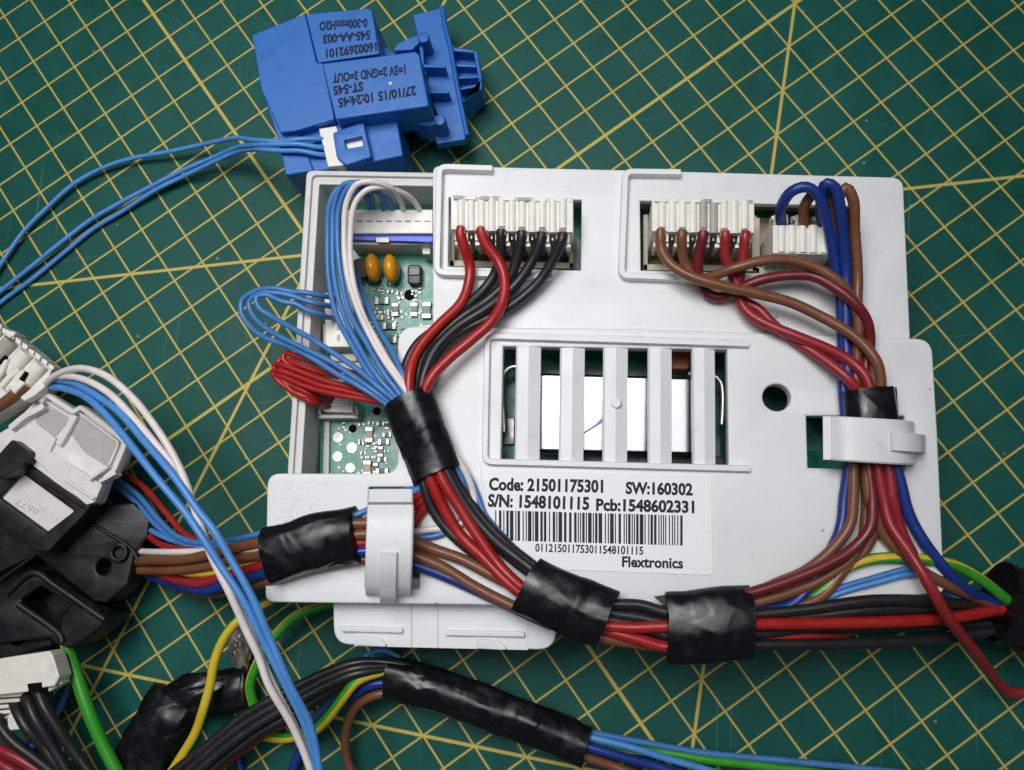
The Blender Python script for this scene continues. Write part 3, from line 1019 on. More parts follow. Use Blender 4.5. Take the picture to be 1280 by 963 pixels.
sl = strap('cable_strap', [mid2(633, 4.36), mid2(650, 4.5), mid2(675, 4.54), mid2(700, 4.46), mid2(722, 4.22), mid2(737, 3.9), mid2(742, 3.4)], wv, 0.15)
strap('strap_lip', [mid2(614, 4.2), mid2(630, 4.36)], wv * 0.96, 0.17, par=sl)
strap('strap_tongue', [mid2(690, 4.60), mid2(712, 4.45), mid2(732, 4.15), mid2(745, 3.85), mid2(749, 3.5)], wv * 0.36, 0.2, par=sl)
for q in ((1008, 520, 1060, 586), (463, 610, 524, 736)):
    pass

# ------------------------------------------------------------------ pluggable connectors on the module
def rail_plug(name, label, x0, x1, yt, yb, ncol, z, slope, dirty=(), wires=(), flip=False, post_len=13, pitch_px=12.7):
    """row of half-round wire chambers over a beige header"""
    c = un((x0 + x1) / 2, (yt + yb) / 2, 1.6)
    t = thing(name, label, 'connector', (c.x, c.y, 1.6))
    Y = lambda x, y: y + (x - x0) * slope
    cut = yb if not flip else yt
    bm = bmesh.new()
    P = pxpoly([(x0, Y(x0, yt)), (x1, Y(x1, yt)), (x1, Y(x1, yb)), (x0, Y(x0, yb))], z - 0.10)
    add_prism(bm, P, 2.2, z - 0.10)
    body = finish(bm, 'housing', M['ivory'], t, 0.02)
    pitch = pitch_px
    mg = (x1 - x0 - pitch * ncol) / 2
    for i in range(ncol):
        xc = x0 + mg + pitch * (i + 0.5)
        m = M['ivory_dirty'] if i in dirty else M['ivory']
        bm = bmesh.new()
        a, b = un(xc, Y(xc, yt + 1 + rnd.uniform(-1.2, 0.8)), z - 0.13), un(xc, Y(xc, yb + ((-4 if i in wires else 2) if not flip else -1)), z - 0.13)
        add_tube(bm, [a, b], 0.112, 14, flat=0.85)
        finish(bm, 'wire_chamber', m, t, 0, weld=False)
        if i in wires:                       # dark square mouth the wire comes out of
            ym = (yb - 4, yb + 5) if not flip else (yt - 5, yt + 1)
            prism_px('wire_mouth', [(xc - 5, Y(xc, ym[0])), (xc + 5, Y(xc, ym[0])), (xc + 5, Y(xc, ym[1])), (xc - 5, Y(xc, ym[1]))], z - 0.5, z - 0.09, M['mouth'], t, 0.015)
    y2 = yb + post_len if not flip else yt - post_len
    for i in range(ncol + 1):
        xc = x0 + mg + pitch * i
        bm = bmesh.new()
        ya, yc = (yb, y2) if not flip else (y2, yt)
        q = [(xc - 2.1, Y(xc, ya)), (xc + 2.1, Y(xc, ya)), (xc + 2.1, Y(xc, yc)), (xc - 2.1, Y(xc, yc))]
        add_prism(bm, pxpoly(q, z - 0.22), 2.9, z - 0.22)
        e = Y(xc, y2)
        add_prism(bm, pxpoly([(xc - 3.2, e - 2.5), (xc + 3.2, e - 2.5), (xc + 3.2, e + 2.5), (xc - 3.2, e + 2.5)], z - 0.08), z - 0.6, z - 0.3)
        finish(bm, 'post', M['ivory_dirty'] if i in dirty and i - 1 in dirty else M['ivory'], t, 0.018, weld=False)
    if not flip:                             # broken lip along the top edge
        x = x0 + 3
        while x < x1 - 6:
            ln = rnd.uniform(8, 19)
            e = min(x1 - 2, x + ln)
            prism_px('lip_tab', [(x, Y(x, yt - 2 + rnd.uniform(-.8, .8))), (e, Y(e, yt - 2 + rnd.uniform(-.8, .8))), (e, Y(e, yt + 3)), (x, Y(x, yt + 3))], z - 0.35, z - rnd.uniform(0.0, 0.08), M['ivory_dirty'] if rnd.random() < .3 else M['ivory'], t, 0.015)
            x = e + rnd.uniform(2, 5)
    for i in range(ncol):
        if i in wires: continue
        xc = x0 + mg + pitch * (i + 0.5)
        ya, yc = (yb + 2, y2 - 2) if not flip else (y2 + 2, yt - 2)
        prism_px('contact', [(xc - 1.6, Y(xc, ya)), (xc + 1.6, Y(xc, ya)), (xc + 1.6, Y(xc, yc)), (xc - 1.6, Y(xc, yc))], 3.2, z - 0.34, M['solder'], t, 0.015)
    return t


def header(parent, x0, x1, y0, y1, z, slope, wall=6, ribs=()):
    Y = lambda x, y: y + (x - x0) * slope
    bm = bmesh.new()
    for q in ((x0, y0, x0 + wall, y1), (x1 - wall, y0, x1, y1), (x0, y1 - wall * 1.3, x1, y1)):
        P = pxpoly([(q[0], Y(q[0], q[1])), (q[2], Y(q[2], q[1])), (q[2], Y(q[2], q[3])), (q[0], Y(q[0], q[3]))], z)
        add_prism(bm, P, ZB, z)
    finish(bm, 'header_wall', M['beige'], parent, 0.02, weld=False)
    for xc in ribs:
        P = [(xc - 1.5, Y(xc, y0 + 20)), (xc + 1.5, Y(xc, y0 + 20)), (xc + 1.5, Y(xc, y1 - 3)), (xc - 1.5, Y(xc, y1 - 3))]
        prism_px('header_rib', P, ZB, z - 0.15, M['beige'], parent, 0.015)
    prism_px('header_floor', [(x0, Y(x0, y0)), (x1, Y(x1, y0)), (x1, Y(x1, y1)), (x0, Y(x0, y1))], ZB, ZB + 0.35, M['beige'], parent, 0.02)


c1 = rail_plug('wire_connector', 'ivory connector with two red and four black wires in the upper middle window', 563.5, 716.5, 246, 287, 11, 4.25, 0.024, wires=(0, 2, 4, 6, 8, 10))
header(c1, 562, 717, 292, 333, 2.7, 0.02, ribs=(590, 614, 640, 665, 690))
c2 = rail_plug('wire_connector', 'sooty ivory connector with brown and red wires in the upper right window', 815, 943, 249, 289, 9, 4.25, 0.02, dirty=(4, 5), wires=(0, 2, 4, 6, 8), pitch_px=12.9)
header(c2, 804, 946, 268, 338, 2.7, 0.01, ribs=(840, 864, 915))
c3 = rail_plug('wire_connector', 'small ivory connector with blue and brown wires looping over its back', 966, 1040, 281, 317, 5, 4.05, 0.02, wires=(0, 2, 4), flip=True, post_len=13, pitch_px=13.2)
header(c3, 944, 1044, 272, 342, 2.7, 0.01)

# plug with red wires on the board
t = thing('wire_connector', 'small pale grey plug with red wires on the circuit board edge', 'connector', un(424, 505, ZB))
bm = bmesh.new()
box_px(bm, 404, 496, 441, 514, ZB + 0.2, 2.3)
box_px(bm, 408, 498, 437, 508, 2.3, 2.36)
finish(bm, 'housing', M['greywhite'], t, 0.02, weld=False)
prism_px('latch_bar', [(404, 511), (441, 512), (441, 516), (404, 515)], 2.0, 2.38, M['greywhite'], t, 0.02)

# ------------------------------------------------------------------ blue pressure sensor
def kx(x, y):                               # zoomed crop -> photo pixel
    return (280 + x / 3.556, y / 3.556)
def kp(*a):
    return [kx(a[i], a[i + 1]) for i in range(0, len(a), 2)]
sen = thing('pressure_sensor', 'bright blue plastic pressure sensor with printed codes and clip bracket, top left of the box', 'sensor', un(430, 110, 0))
MS = M['sensor']
prism_px('body', kp(122, 155, 360, 60, 412, 276, 440, 280, 492, 530, 322, 582, 250, 590, 165, 400), 0.4, 2.55, MS, sen, 0.05, 0.06)
prism_px('rear_block', kp(362, 62, 640, 36, 658, 44, 692, 240, 416, 280), 0.3, 2.6, MS, sen, 0.05, 0.06)
fb = prism_px('front_block', kp(434, 282, 850, 228, 868, 240, 912, 472, 496, 532), 1.5, 2.82, MS, sen, 0.06, 0.07)
prism_px('side_shell', kp(165, 400, 250, 345, 330, 585, 400, 760, 272, 780, 238, 615), 0.0, 2.3, MS, sen, 0.06, 0.08)
prism_px('shell_slot', kp(214, 410, 224, 406, 250, 518, 240, 522), 2.3, 2.304, M['sensor_dark'], sen, 0)
prism_px('lower_block', kp(320, 580, 765, 508, 796, 692, 560, 742, 330, 772), 0.2, 2.2, MS, sen, 0.05, 0.06)
bm = bmesh.new()
prism_px('lower_plate', kp(250, 590, 420, 570, 560, 746, 272, 782), 0.1, 2.0, MS, sen, 0.05, 0.05)
# socket over the plug: a hood with a window
hood_o = [tuple(p[:2]) for p in rounded(pxpoly(kp(482, 590, 620, 540, 656, 698, 540, 736, 500, 700), 2.5), 0.10)]
hood_w = [tuple(p[:2]) for p in pxpoly(kp(534, 624, 612, 606, 618, 648, 544, 662), 2.5)]
plate('socket_hood', hood_o, [hood_w], 1.8, 2.5, MS, sen, 0.04)
# neck and mounting bracket
prism_px('neck', kp(690, 190, 760, 240, 900, 280, 905, 430, 800, 490, 740, 500), 0.5, 1.45, MS, sen, 0.08, 0.1)
bracket = prism_px('bracket', kp(838, 66, 972, 32, 985, 130, 1002, 200, 1082, 608, 1066, 622, 945, 640, 922, 560, 950, 520, 905, 400, 888, 290, 865, 180), 0.9, 1.25, MS, sen, 0.05, 0.05)
for a in (kp(972, 34, 986, 130, 1004, 200, 1040, 400, 1082, 606),):
    tube('bracket_edge', [un(*p, 1.34) for p in a], 0.075, MS, bracket, 10, flat=1.6)
prism_px('bracket_arm', kp(752, 226, 772, 196, 818, 172, 880, 152, 908, 168, 904, 188, 862, 194, 836, 222), 1.0, 1.9, MS, sen, 0.05, 0.05)
prism_px('bracket_arm', kp(806, 500, 850, 506, 900, 522, 950, 512, 974, 530, 960, 552, 900, 560, 850, 548, 815, 520), 1.0, 1.95, MS, sen, 0.05, 0.05)
for q in ((886, 165), (958, 532)):
    c = un(*kx(*q), 2.02)
    bm = bmesh.new()
    add_prism(bm, circle((c.x, c.y), 0.17, 18), 1.0, 2.02)
    finish(bm, 'bracket_pin', MS, sen, 0.05)
for q in ((885, 285, 985, 290, 985, 302, 888, 300), (903, 402, 1000, 402, 1000, 415, 905, 416), (860, 180, 884, 180, 890, 290, 880, 290)):
    prism_px('bracket_rib', kp(*q), 1.2, 1.75, MS, sen, 0.03)
# finned clip on the far right
for q, z in (((1000, 206, 1112, 222, 1108, 236, 1002, 226), 1.30), ((1106, 220, 1126, 232, 1148, 350, 1132, 352), 1.33), ((1130, 350, 1148, 350, 1146, 395, 1052, 460, 1046, 446, 1130, 400), 1.31),
             ((1014, 280, 1126, 288, 1128, 300, 1016, 296), 1.20), ((1022, 340, 1138, 334, 1138, 346, 1024, 352), 1.22), ((1032, 392, 1136, 372, 1138, 384, 1034, 404), 1.24)):
    prism_px('clip_fin', kp(*q), 0.3, z, MS, sen, 0.03)
prism_px('clip_floor', kp(1000, 214, 1114, 226, 1148, 350, 1146, 398, 1050, 458), 0.2, 0.85, MS, sen, 0.03)
c = un(*kx(740, 372), 2.82)
bm = bmesh.new()
add_prism(bm, circle((c.x, c.y), 0.05, 14), 2.8, 2.84)
finish(bm, 'moulding_dot', M['greywhite'], sen, 0.012)
MP = M['print']
ink = mat('dark_ink', srgb(20, 34, 66), 0.6, 0.2, vary=0.25, vscale=25)
for s_, a, b, h_ in (('27/10/15 10:24:45', (852, 384), (506, 440), 11.5), ('ST-545', (618, 366), (484, 386), 11.5), ('1=5V 2=GND 3=OUT', (806, 290), (482, 332), 11.5)):
    text_px(s_, kx(*a), kx(*b), h_, 2.82, ink, fb, bold=0.045)
for s_, a, b, h_ in (('16002692101', (678, 190), (452, 222), 11), ('545-AA-003', (650, 138), (440, 158), 11), ('0-300mmH2O', (638, 84), (424, 100), 11)):
    text_px(s_, kx(*a), kx(*b), h_, 2.6, ink, sen, bold=0.045)
sp = thing('wire_connector', 'white plug with three blue wires pushed into the blue sensor', 'connector', un(*kx(470, 660), 1.3))
prism_px('housing', kp(420, 572, 498, 560, 512, 596, 500, 620, 512, 690, 540, 718, 530, 736, 462, 742), 1.8, 2.36, M['ivory'], sp, 0.03)
prism_px('contact_window', kp(534, 622, 612, 604, 620, 650, 544, 664), 1.8, 2.3, M['ivory'], sp, 0.02)

# ------------------------------------------------------------------ black socket block at the left
blk = thing('terminal_block', 'black plastic terminal block with screw holes and a pale moulded plate', 'terminal block', un(60, 700, 0))
MB_ = M['black']
prism_px('base', [(-60, 640), (60, 585), (120, 640), (168, 632), (186, 652), (186, 672), (172, 694), (158, 738), (128, 758), (126, 772), (86, 806), (66, 800), (-60, 838)], 0.15, 1.0, MB_, blk, 0.06, 0.08)
pl = pxpoly([(-50, 660), (90, 640), (112, 634), (166, 628), (187, 650), (184, 672), (168, 690), (159, 732), (132, 754), (118, 752), (44, 694), (-50, 740)], 1.7)
h1 = un(129, 709, 1.7)
plate('ear_plate', [tuple(p[:2]) for p in rounded(pl, 0.12)], [circle((h1.x, h1.y), 0.21, 24)], 0.9, 1.7, MB_, blk, 0.05)
for q, r0, r1, z in (((147, 691), 0.26, 0.15, 1.85),):
    c = un(*q, z)
    plate('screw_boss', circle((c.x, c.y), r0, 28), [circle((c.x, c.y), r1, 20)], 1.6, z, MB_, blk, 0.03)
tube('ear_edge', [un(*p, 1.72) for p in ((96, 636), (120, 657), (150, 676), (166, 688), (172, 700))], 0.05, MB_, blk, 8)
# frame around the pale plate
fr = [tuple(p[:2]) for p in rounded(pxpoly([(-30, 600), (10, 566), (34, 580), (112, 637), (60, 690), (44, 690), (-30, 640)], 2.5), 0.1)]
fw = [tuple(p[:2]) for p in rounded(pxpoly([(-1, 622), (27, 592), (92, 639), (58, 665)], 2.5), 0.04)]
plate('plate_frame', fr, [fw], 0.9, 2.5, MB_, blk, 0.05)
pp = prism_px('moulded_plate', [(-3, 622), (27, 590), (94, 639), (58, 667)], 1.5, 2.36, M['greywhite'], blk, 0.02)
emb = mat('moulded_letters', srgb(176, 172, 170), 0.5)
text_px('0677', (50, 637), (22, 623), 8, 2.36, emb, pp, 'moulded_number', bold=0.0)
bm = bmesh.new()
for k in range(16):                          # worn, unreadable row of relief
    x, y = 17 + k * 3.75, 604 + k * 2.75
    a, b = un(x, y, 2.36), un(x - 2.5 - rnd.random() * 1.6, y + 4 + rnd.random() * 1.5, 2.36)
    add_tube(bm, [a, b], 0.016, 5)
finish(bm, 'moulded_relief', M['greywhite'], pp, 0, weld=False)
prism_px('frame_slot', [(80, 662), (93, 651), (98, 656), (88, 668)], 1.7, 1.71, M['hole'], blk, 0)
# raised lower socket with a rectangular mouth
so = [tuple(p[:2]) for p in rounded(pxpoly([(-40, 770), (0, 742), (43, 712), (52, 716), (134, 770), (131, 781), (97, 806), (84, 811), (72, 806), (60, 798), (-40, 808)], 2.0), 0.10)]
sh = [tuple(p[:2]) for p in rounded(pxpoly([(26, 750), (51, 733), (86, 756), (75, 773), (74, 792), (34, 764)], 2.0), 0.05)]
plate('socket', so, [sh], 0.8, 2.0, MB_, blk, 0.06)
tube('socket_lip', [un(*p, 2.02) for p in ((8, 742), (42, 716), (70, 733), (131, 775))], 0.10, MB_, blk, 10)
tube('socket_lip', [un(*p, 2.0) for p in ((24, 756), (76, 795), (78, 803))], 0.10, MB_, blk, 10)
tube('socket_inner_rib', [un(*p, 1.7) for p in ((75, 770), (86, 758), (94, 757))], 0.10, MB_, blk, 10)
lp = pxpoly([(-40, 782), (10, 774), (36, 784), (66, 802), (62, 808), (0, 826), (-40, 836)], 1.6)
h2 = un(21, 795, 1.6)
plate('foot_plate', [tuple(p[:2]) for p in rounded(lp, 0.08)], [circle((h2.x, h2.y), 0.24, 24)], 0.8, 1.6, MB_, blk, 0.05)
tube('groove_lip', [un(*p, 1.9) for p in ((0, 726), (40, 697), (44, 694))], 0.06, MB_, blk, 8)
prism_px('dark_groove', [(-10, 728), (40, 694), (46, 698), (-5, 735)], 1.7, 1.705, M['hole'], blk, 0)
prism_px('latch_knob', [(-8, 580), (0, 566), (15.6, 549), (37, 565), (32, 578), (20, 588), (-8, 600)], 2.3, 3.05, MB_, blk, 0.09, 0.1, 3)
prism_px('latch_rail', [(12, 568), (32, 578), (116, 630), (108, 640), (30, 590), (0, 592)], 2.2, 2.62, MB_, blk, 0.05)

# pale cover on the block
wh = thing('connector_cover', 'grey white moulded cover with recessed compartments beside the black block', 'plastic cover', un(95, 560, 1.6))
MW = M['greywhite']
prism_px('shell', [(-30, 560), (12, 534), (56, 490), (92, 511), (101, 507), (158, 553), (149, 577), (128, 601), (126, 608), (119, 627), (109, 632), (34, 577), (0, 575)], 2.1, 2.62, MW, wh, 0.06, 0.05)
prism_px('compartment_floor', [(48, 512), (58, 506), (88, 524), (70, 546), (44, 530)], 2.6, 2.64, M['greyfloor'], wh, 0.01, 0.05)
prism_px('compartment_floor', [(86, 540), (102, 520), (147, 553), (134, 584), (106, 566)], 2.6, 2.64, M['greyfloor'], wh, 0.01, 0.06)
rib('rim', corner([(50, 503), (57, 493), (91, 515), (100, 509), (129, 530), (156, 553), (153, 562), (142, 588), (130, 598)], 3), 2.6, 0.15, 0.26, wh, MW)
rib('inner_rim', corner([(56, 501), (88, 521), (98, 516), (148, 553), (136, 582)], 3), 2.6, 0.06, 0.14, wh, MW)
rib('divider', corner([(93, 519), (84, 536), (72, 556)], 3), 2.6, 0.22, 0.16, wh, MW)
c = un(92, 580, 2.22)
bm = bmesh.new()
ret = bmesh.ops.create_uvsphere(bm, u_segments=28, v_segments=16, radius=1.0)
for v in ret['verts']:
    v.co = Matrix.Translation(c) @ Matrix.Rotation(-0.62, 4, 'Z') @ Matrix.Diagonal((1.0, 0.72, 0.5, 1)) @ v.co
finish(bm, 'bulge', MW, wh, 0)
prism_px('side_step', [(34, 566), (48, 558), (66, 566), (128, 606), (118, 628), (108, 631)], 2.5, 2.76, MW, wh, 0.08, 0.06)
tube('step_edge', [un(*p, 2.78) for p in ((82, 600), (118, 624))], 0.05, MW, wh, 8)
for a in (((111, 599), (134, 583)), ((124, 602), (144, 591))):
    rib('hook', list(a), 2.6, 0.12, 0.30, wh, MW)
rib('side_finger', corner([(12, 535), (30, 520), (44, 513), (54, 507)], 4), 2.5, 0.20, 0.34, wh, MW)
prism_px('upper_slab', [(8, 556), (24, 537), (44, 528), (70, 548), (60, 570), (38, 568)], 2.55, 2.74, MW, wh, 0.07, 0.08)

# beige connector at the left edge
bc = thing('wire_connector', 'dirty beige connector with a brown wire, cut by the left edge of the photo', 'connector', un(25, 455, 1.2))
MI = M['beige']
prism_px('housing', [(-40, 394), (4, 408), (66, 459), (56, 482), (42, 496), (26, 500), (-40, 540)], 2.3, 2.9, M['ivory'], bc, 0.04, 0.04)
for k in range(4):
    x, y = -4 + 18.5 * k, 412 + 15 * k
    a, b = un(x, y - 2, 3.0), un(x - 22, y + 24, 2.9)
    bm = bmesh.new()
    add_tube(bm, [a, b], 0.21, 14, flat=0.8)
    finish(bm, 'wire_chamber', M['ivory_dirty'] if k == 1 else M['ivory'], bc, 0, weld=False)
for k in range(9):
    x, y = -2 + k * 8.2, 406 + k * 6.4
    prism_px('edge_nib', [(x - 3, y - 3 + rnd.uniform(-2, 1)), (x + 4, y + 1), (x + 2, y + 6), (x - 4, y + 3)], 2.8, 3.14, M['ivory'], bc, 0.02)
prism_px('corner_lug', [(2, 409), (11, 413), (19.5, 415), (17, 420), (11, 423), (2, 416)], 2.7, 3.2, M['ivory'], bc, 0.04)
for a in (((2, 484), (12, 472), (25, 462)), ((10, 488), (22, 474), (32, 464)), ((-6, 478), (4, 462), (8, 450))):
    tube('contact_finger', [un(*p, 3.1) for p in a], 0.09, M['ivory'], bc, 8)
prism_px('latch', [(10, 484), (24, 474), (31, 479), (17, 493)], 2.9, 3.22, M['ivory'], bc, 0.04)
prism_px('latch', [(24, 497), (40, 484), (55, 478), (56, 484), (43, 495), (30, 502)], 2.8, 3.16, M['ivory'], bc, 0.04)
prism_px('contact_slot', [(-2, 452), (6, 444), (8, 447), (0, 456)], 3.1, 3.2, M['hole'], bc, 0.0)
prism_px('contact_slot', [(24, 474), (31, 464), (34, 466), (27, 477)], 3.1, 3.2, M['hole'], bc, 0.0)

# white connector at the bottom left
wc = thing('wire_connector', 'white multi-way connector with black wires below the black block', 'connector', un(35, 860, 0.8))
prism_px('housing', [(-30, 830), (2, 823), (62, 814), (66, 820), (74, 846), (68, 858), (54, 860), (30, 866), (-30, 872)], 1.9, 2.5, M['ivory'], wc, 0.04, 0.05)
for k in range(5):
    y = 862 + k * 7
    prism_px('comb_tooth', [(-20, y), (33 - k * 4, y - 3), (32 - k * 4, y + 2), (-20, y + 5)], 1.8 - k * 0.1, 2.36 - k * 0.12, M['ivory'], wc, 0.03)
prism_px('lower_housing', [(8, 896), (22, 884), (32, 900), (28, 912), (10, 914)], 0.9, 2.0, M['ivory'], wc, 0.04)
prism_px('side_lug', [(58, 850), (72, 846), (78, 855), (60, 866)], 1.9, 2.3, M['ivory'], wc, 0.04)
prism_px('wire_mouth', [(34, 855), (52, 853), (53, 863), (36, 866)], 2.0, 2.51, M['hole'], wc, 0.0)

prism_px('under_body', [(-30, 838), (2, 834), (14, 846), (-30, 862)], 0.05, 1.92, M['ivory'], wc, 0.05)
prism_px('under_body', [(-40, 420), (4, 436), (16, 468), (-6, 500), (-40, 510)], 0.05, 2.34, M['ivory'], bc, 0.05)
prism_px('under_body', [(-20, 570), (36, 532), (96, 556), (82, 588), (30, 580)], 0.9, 2.14, MW, wh, 0.05)

# ------------------------------------------------------------------ glue blob
bm = bmesh.new()
ret = bmesh.ops.create_icosphere(bm, subdivisions=4, radius=1.0)
c = un(300, 812, 0.55)
for v in ret['verts']:
    d = v.co.normalized()
    k = 1 + 0.25 * noise.noise(d * 2.2) + 0.12 * noise.noise(d * 6) + 0.06 * noise.noise(d * 13)
    v.co = Matrix.Translation(c) @ Matrix.Rotation(0.2, 4, 'Z') @ Matrix.Diagonal((0.27 * k, 0.56 * k, 0.30 * k, 1)) @ d
setp(finish(bm, 'resin_lump', M['blob'], None, 0, angle=80), 'shiny lumpy grey brown resin lump between the earth wires', 'resin lump')
tp = tube('crimp_tip', [un(296, 832, 0.5), un(294, 846, 0.45)], lambda t: 0.11 * (1 - 0.5 * t), M['solder'], None, 8)
setp(tp, 'small silver crimp tip poking out below the resin lump', 'crimp')

# ------------------------------------------------------------------ wires
# sensor leads
g = 'thin blue sensor leads'
wire('skyblue', .07, 'upper thin blue lead running from the sensor plug to the left edge', [408, 175, 2.25, 398, 174, 2.36, 375, 175, 2.48, 350, 177, 2.46, 330, 176, 2.4, 312, 174, 2.0, 295, 173, 1.4, 256, 180, .6, 211, 190, .4, 167, 198, .3, 130, 209, .25, 92, 230, .2, 62, 256, .2, 30, 289, .2, 0, 332, .2, -40, 392, .2], g)
wire('skyblue', .07, 'middle thin blue lead from the sensor plug, touching the lowest one', [410, 185, 2.25, 398, 184, 2.36, 375, 181, 2.48, 350, 180, 2.46, 330, 180.5, 2.38, 312, 182, 1.9, 296, 185, 1.2, 270, 195, .6, 227, 214, .4, 189, 233, .3, 151, 253, .25, 113, 276, .2, 76, 304, .2, 40, 333, .2, 0, 365, .2, -50, 405, .2], g)
wire('skyblue', .07, 'lowest thin blue lead from the sensor plug to the left edge', [412, 194, 2.25, 400, 193, 2.36, 375, 190, 2.46, 350, 187.5, 2.42, 330, 186.5, 2.34, 314, 187, 1.8, 292, 191.5, 1.0, 232, 219, .35, 194, 239, .25, 151, 265, .15, 116, 287, .12, 81, 315, .12, 43, 347, .12, 0, 379, .12, -50, 420, .12], g)

# blue and white leads looping over the top left of the circuit board
g = 'blue leads looping over the circuit board'
ZT = 4.0
wire('blue', .072, 'outermost left blue lead looping over the circuit board', [462, 264, 2.6, 458, 246, 3.3, 440, 231, 3.7, 423, 235, 3.7, 412, 255, 3.6, 409, 300, 3.4, 412, 347, 3.4, 421, 392, 3.5, 440, 432, 3.7, 463, 470, 3.9, 492, 506, ZT, 512, 540, ZT], g)
wire('blue', .072, 'second blue lead from the left looping over the circuit board', [466, 264, 2.6, 462, 240, 3.4, 448, 229, 3.9, 430, 232, 3.9, 418, 255, 3.7, 415, 300, 3.5, 419, 347, 3.5, 429, 392, 3.6, 449, 432, 3.8, 472, 470, 4.0, 498, 502, ZT, 516, 540, ZT], g)
wire('blue', .072, 'third blue lead from the left looping over the circuit board', [480, 266, 2.6, 476, 243, 3.4, 456, 227, 4.0, 438, 232, 4.0, 424, 258, 3.8, 422, 300, 3.6, 427, 347, 3.6, 438, 392, 3.7, 458, 430, 3.9, 480, 467, 4.1, 502, 497, 4.1, 518, 540, ZT], g)
wire('blue', .072, 'blue lead passing under the two white leads over the circuit board', [492, 266, 2.6, 488, 252, 3.0, 478, 243, 3.4, 455, 238, 3.7, 434, 250, 3.6, 429, 300, 3.4, 436, 347, 3.4, 448, 392, 3.6, 466, 430, 3.8, 488, 465, 4.0, 505, 490, 4.1, 520, 540, ZT], g)
wire('blue', .072, 'blue lead right of the white leads over the green board', [446, 342, 2.6, 450, 356, 2.8, 459, 380, 3.2, 474, 412, 3.6, 490, 440, 3.9, 503, 466, 4.1, 512, 492, 4.1, 524, 540, ZT], g)
g = 'white leads looping over the circuit board'
wire('white_wire', .075, 'left white lead looping over the circuit board from the header', [505, 266, 2.6, 500, 252, 3.2, 488, 236, 3.9, 466, 227, 4.2, 447, 231, 4.2, 434, 253, 4.0, 430, 290, 3.8, 433, 340, 3.7, 445, 382, 3.8, 462, 420, 4.0, 480, 450, 4.1, 500, 478, 4.2, 512, 495, 4.2, 520, 540, ZT], g)
wire('white_wire', .075, 'right white lead looping over the circuit board from the header', [528, 268, 2.6, 516, 250, 3.1, 500, 241, 3.6, 478, 234, 4.0, 458, 238, 4.1, 444, 256, 4.0, 438, 300, 3.8, 442, 350, 3.7, 453, 392, 3.8, 470, 425, 4.0, 488, 455, 4.1, 505, 480, 4.2, 516, 500, 4.2, 524, 540, ZT], g)

# blue loop out over the left wall
g = 'blue leads looping out over the left wall of the box'
wire('blue', .072, 'outer blue lead looping out over the left wall of the box', [418, 372, 2.55, 409, 371, 2.95, 396, 369, 3.22, 380, 367, 3.3, 366, 365, 3.3, 342, 361, 3.3, 320, 364, 3.2, 303, 376, 3.1, 302, 393, 3.1, 316, 411, 3.2, 336, 425, 3.4, 360, 434, 3.6, 392, 449, 3.8, 421, 467, 3.9, 454, 486, 4.0, 488, 510, ZT, 510, 545, ZT], g)
wire('blue', .072, 'middle blue lead looping out over the left wall of the box', [418, 384, 2.55, 409, 382, 2.95, 396, 379, 3.24, 380, 376, 3.3, 368, 372, 3.35, 345, 366, 3.4, 326, 367, 3.4, 311, 376, 3.3, 314, 392, 3.3, 328, 406, 3.4, 348, 420, 3.6, 378, 435, 3.8, 412, 452, 3.9, 442, 470, 4.0, 470, 490, 4.1, 494, 510, ZT, 514, 545, ZT], g)
wire('blue', .072, 'inner blue lead looping out over the left wall of the box', [418, 397, 2.55, 409, 395, 2.95, 396, 391, 3.24, 384, 387, 3.3, 372, 382, 3.35, 350, 377, 3.4, 332, 370, 3.5, 321, 372, 3.5, 324, 384, 3.5, 340, 396, 3.5, 357, 406, 3.7, 388, 424, 3.9, 418, 442, 4.0, 448, 464, 4.1, 476, 486, 4.2, 500, 508, 4.1, 518, 545, ZT], g)
# red loop
g = 'thin red leads looping out over the left wall of the box'
wire('red', .072, 'topmost thin red lead of the loop over the left wall', [416, 499, 2.3, 404, 493, 2.8, 392, 483, 3.2, 378, 470, 3.3, 368, 461, 3.3, 354, 450, 3.3, 356, 443, 3.3, 372, 446, 3.4, 392, 453, 3.5, 416, 459, 3.6, 440, 466, 3.7, 470, 482, 3.8, 500, 508, 3.8, 512, 540, 3.8], g)
wire('red', .072, 'second thin red lead from the top of the loop over the left wall', [414, 501, 2.3, 402, 496, 2.75, 390, 488, 3.18, 374, 476, 3.26, 362, 468, 3.26, 347, 455, 3.2, 352, 449, 3.2, 372, 455, 3.3, 396, 464, 3.4, 424, 471, 3.6, 450, 477, 3.6, 478, 492, 3.7, 502, 514, 3.8, 514, 545, 3.8], g)
wire('red', .072, 'third thin red lead from the top of the loop over the left wall', [416, 504, 2.2, 404, 499, 2.7, 390, 494, 3.16, 376, 487, 3.22, 362, 480, 3.2, 345, 466, 3.2, 342, 458, 3.2, 352, 456, 3.3, 374, 464, 3.4, 400, 474, 3.5, 430, 482, 3.6, 456, 488, 3.7, 480, 498, 3.8, 504, 518, 3.8, 516, 548, 3.8], g)
wire('red', .072, 'fourth thin red lead from the top of the loop over the left wall', [414, 507, 2.2, 403, 503, 2.7, 390, 499, 3.16, 376, 494, 3.22, 362, 487, 3.2, 346, 474, 3.2, 341, 465, 3.2, 350, 463, 3.3, 374, 472, 3.4, 400, 482, 3.5, 430, 490, 3.6, 456, 495, 3.7, 482, 504, 3.8, 506, 522, 3.8, 518, 550, 3.8], g)
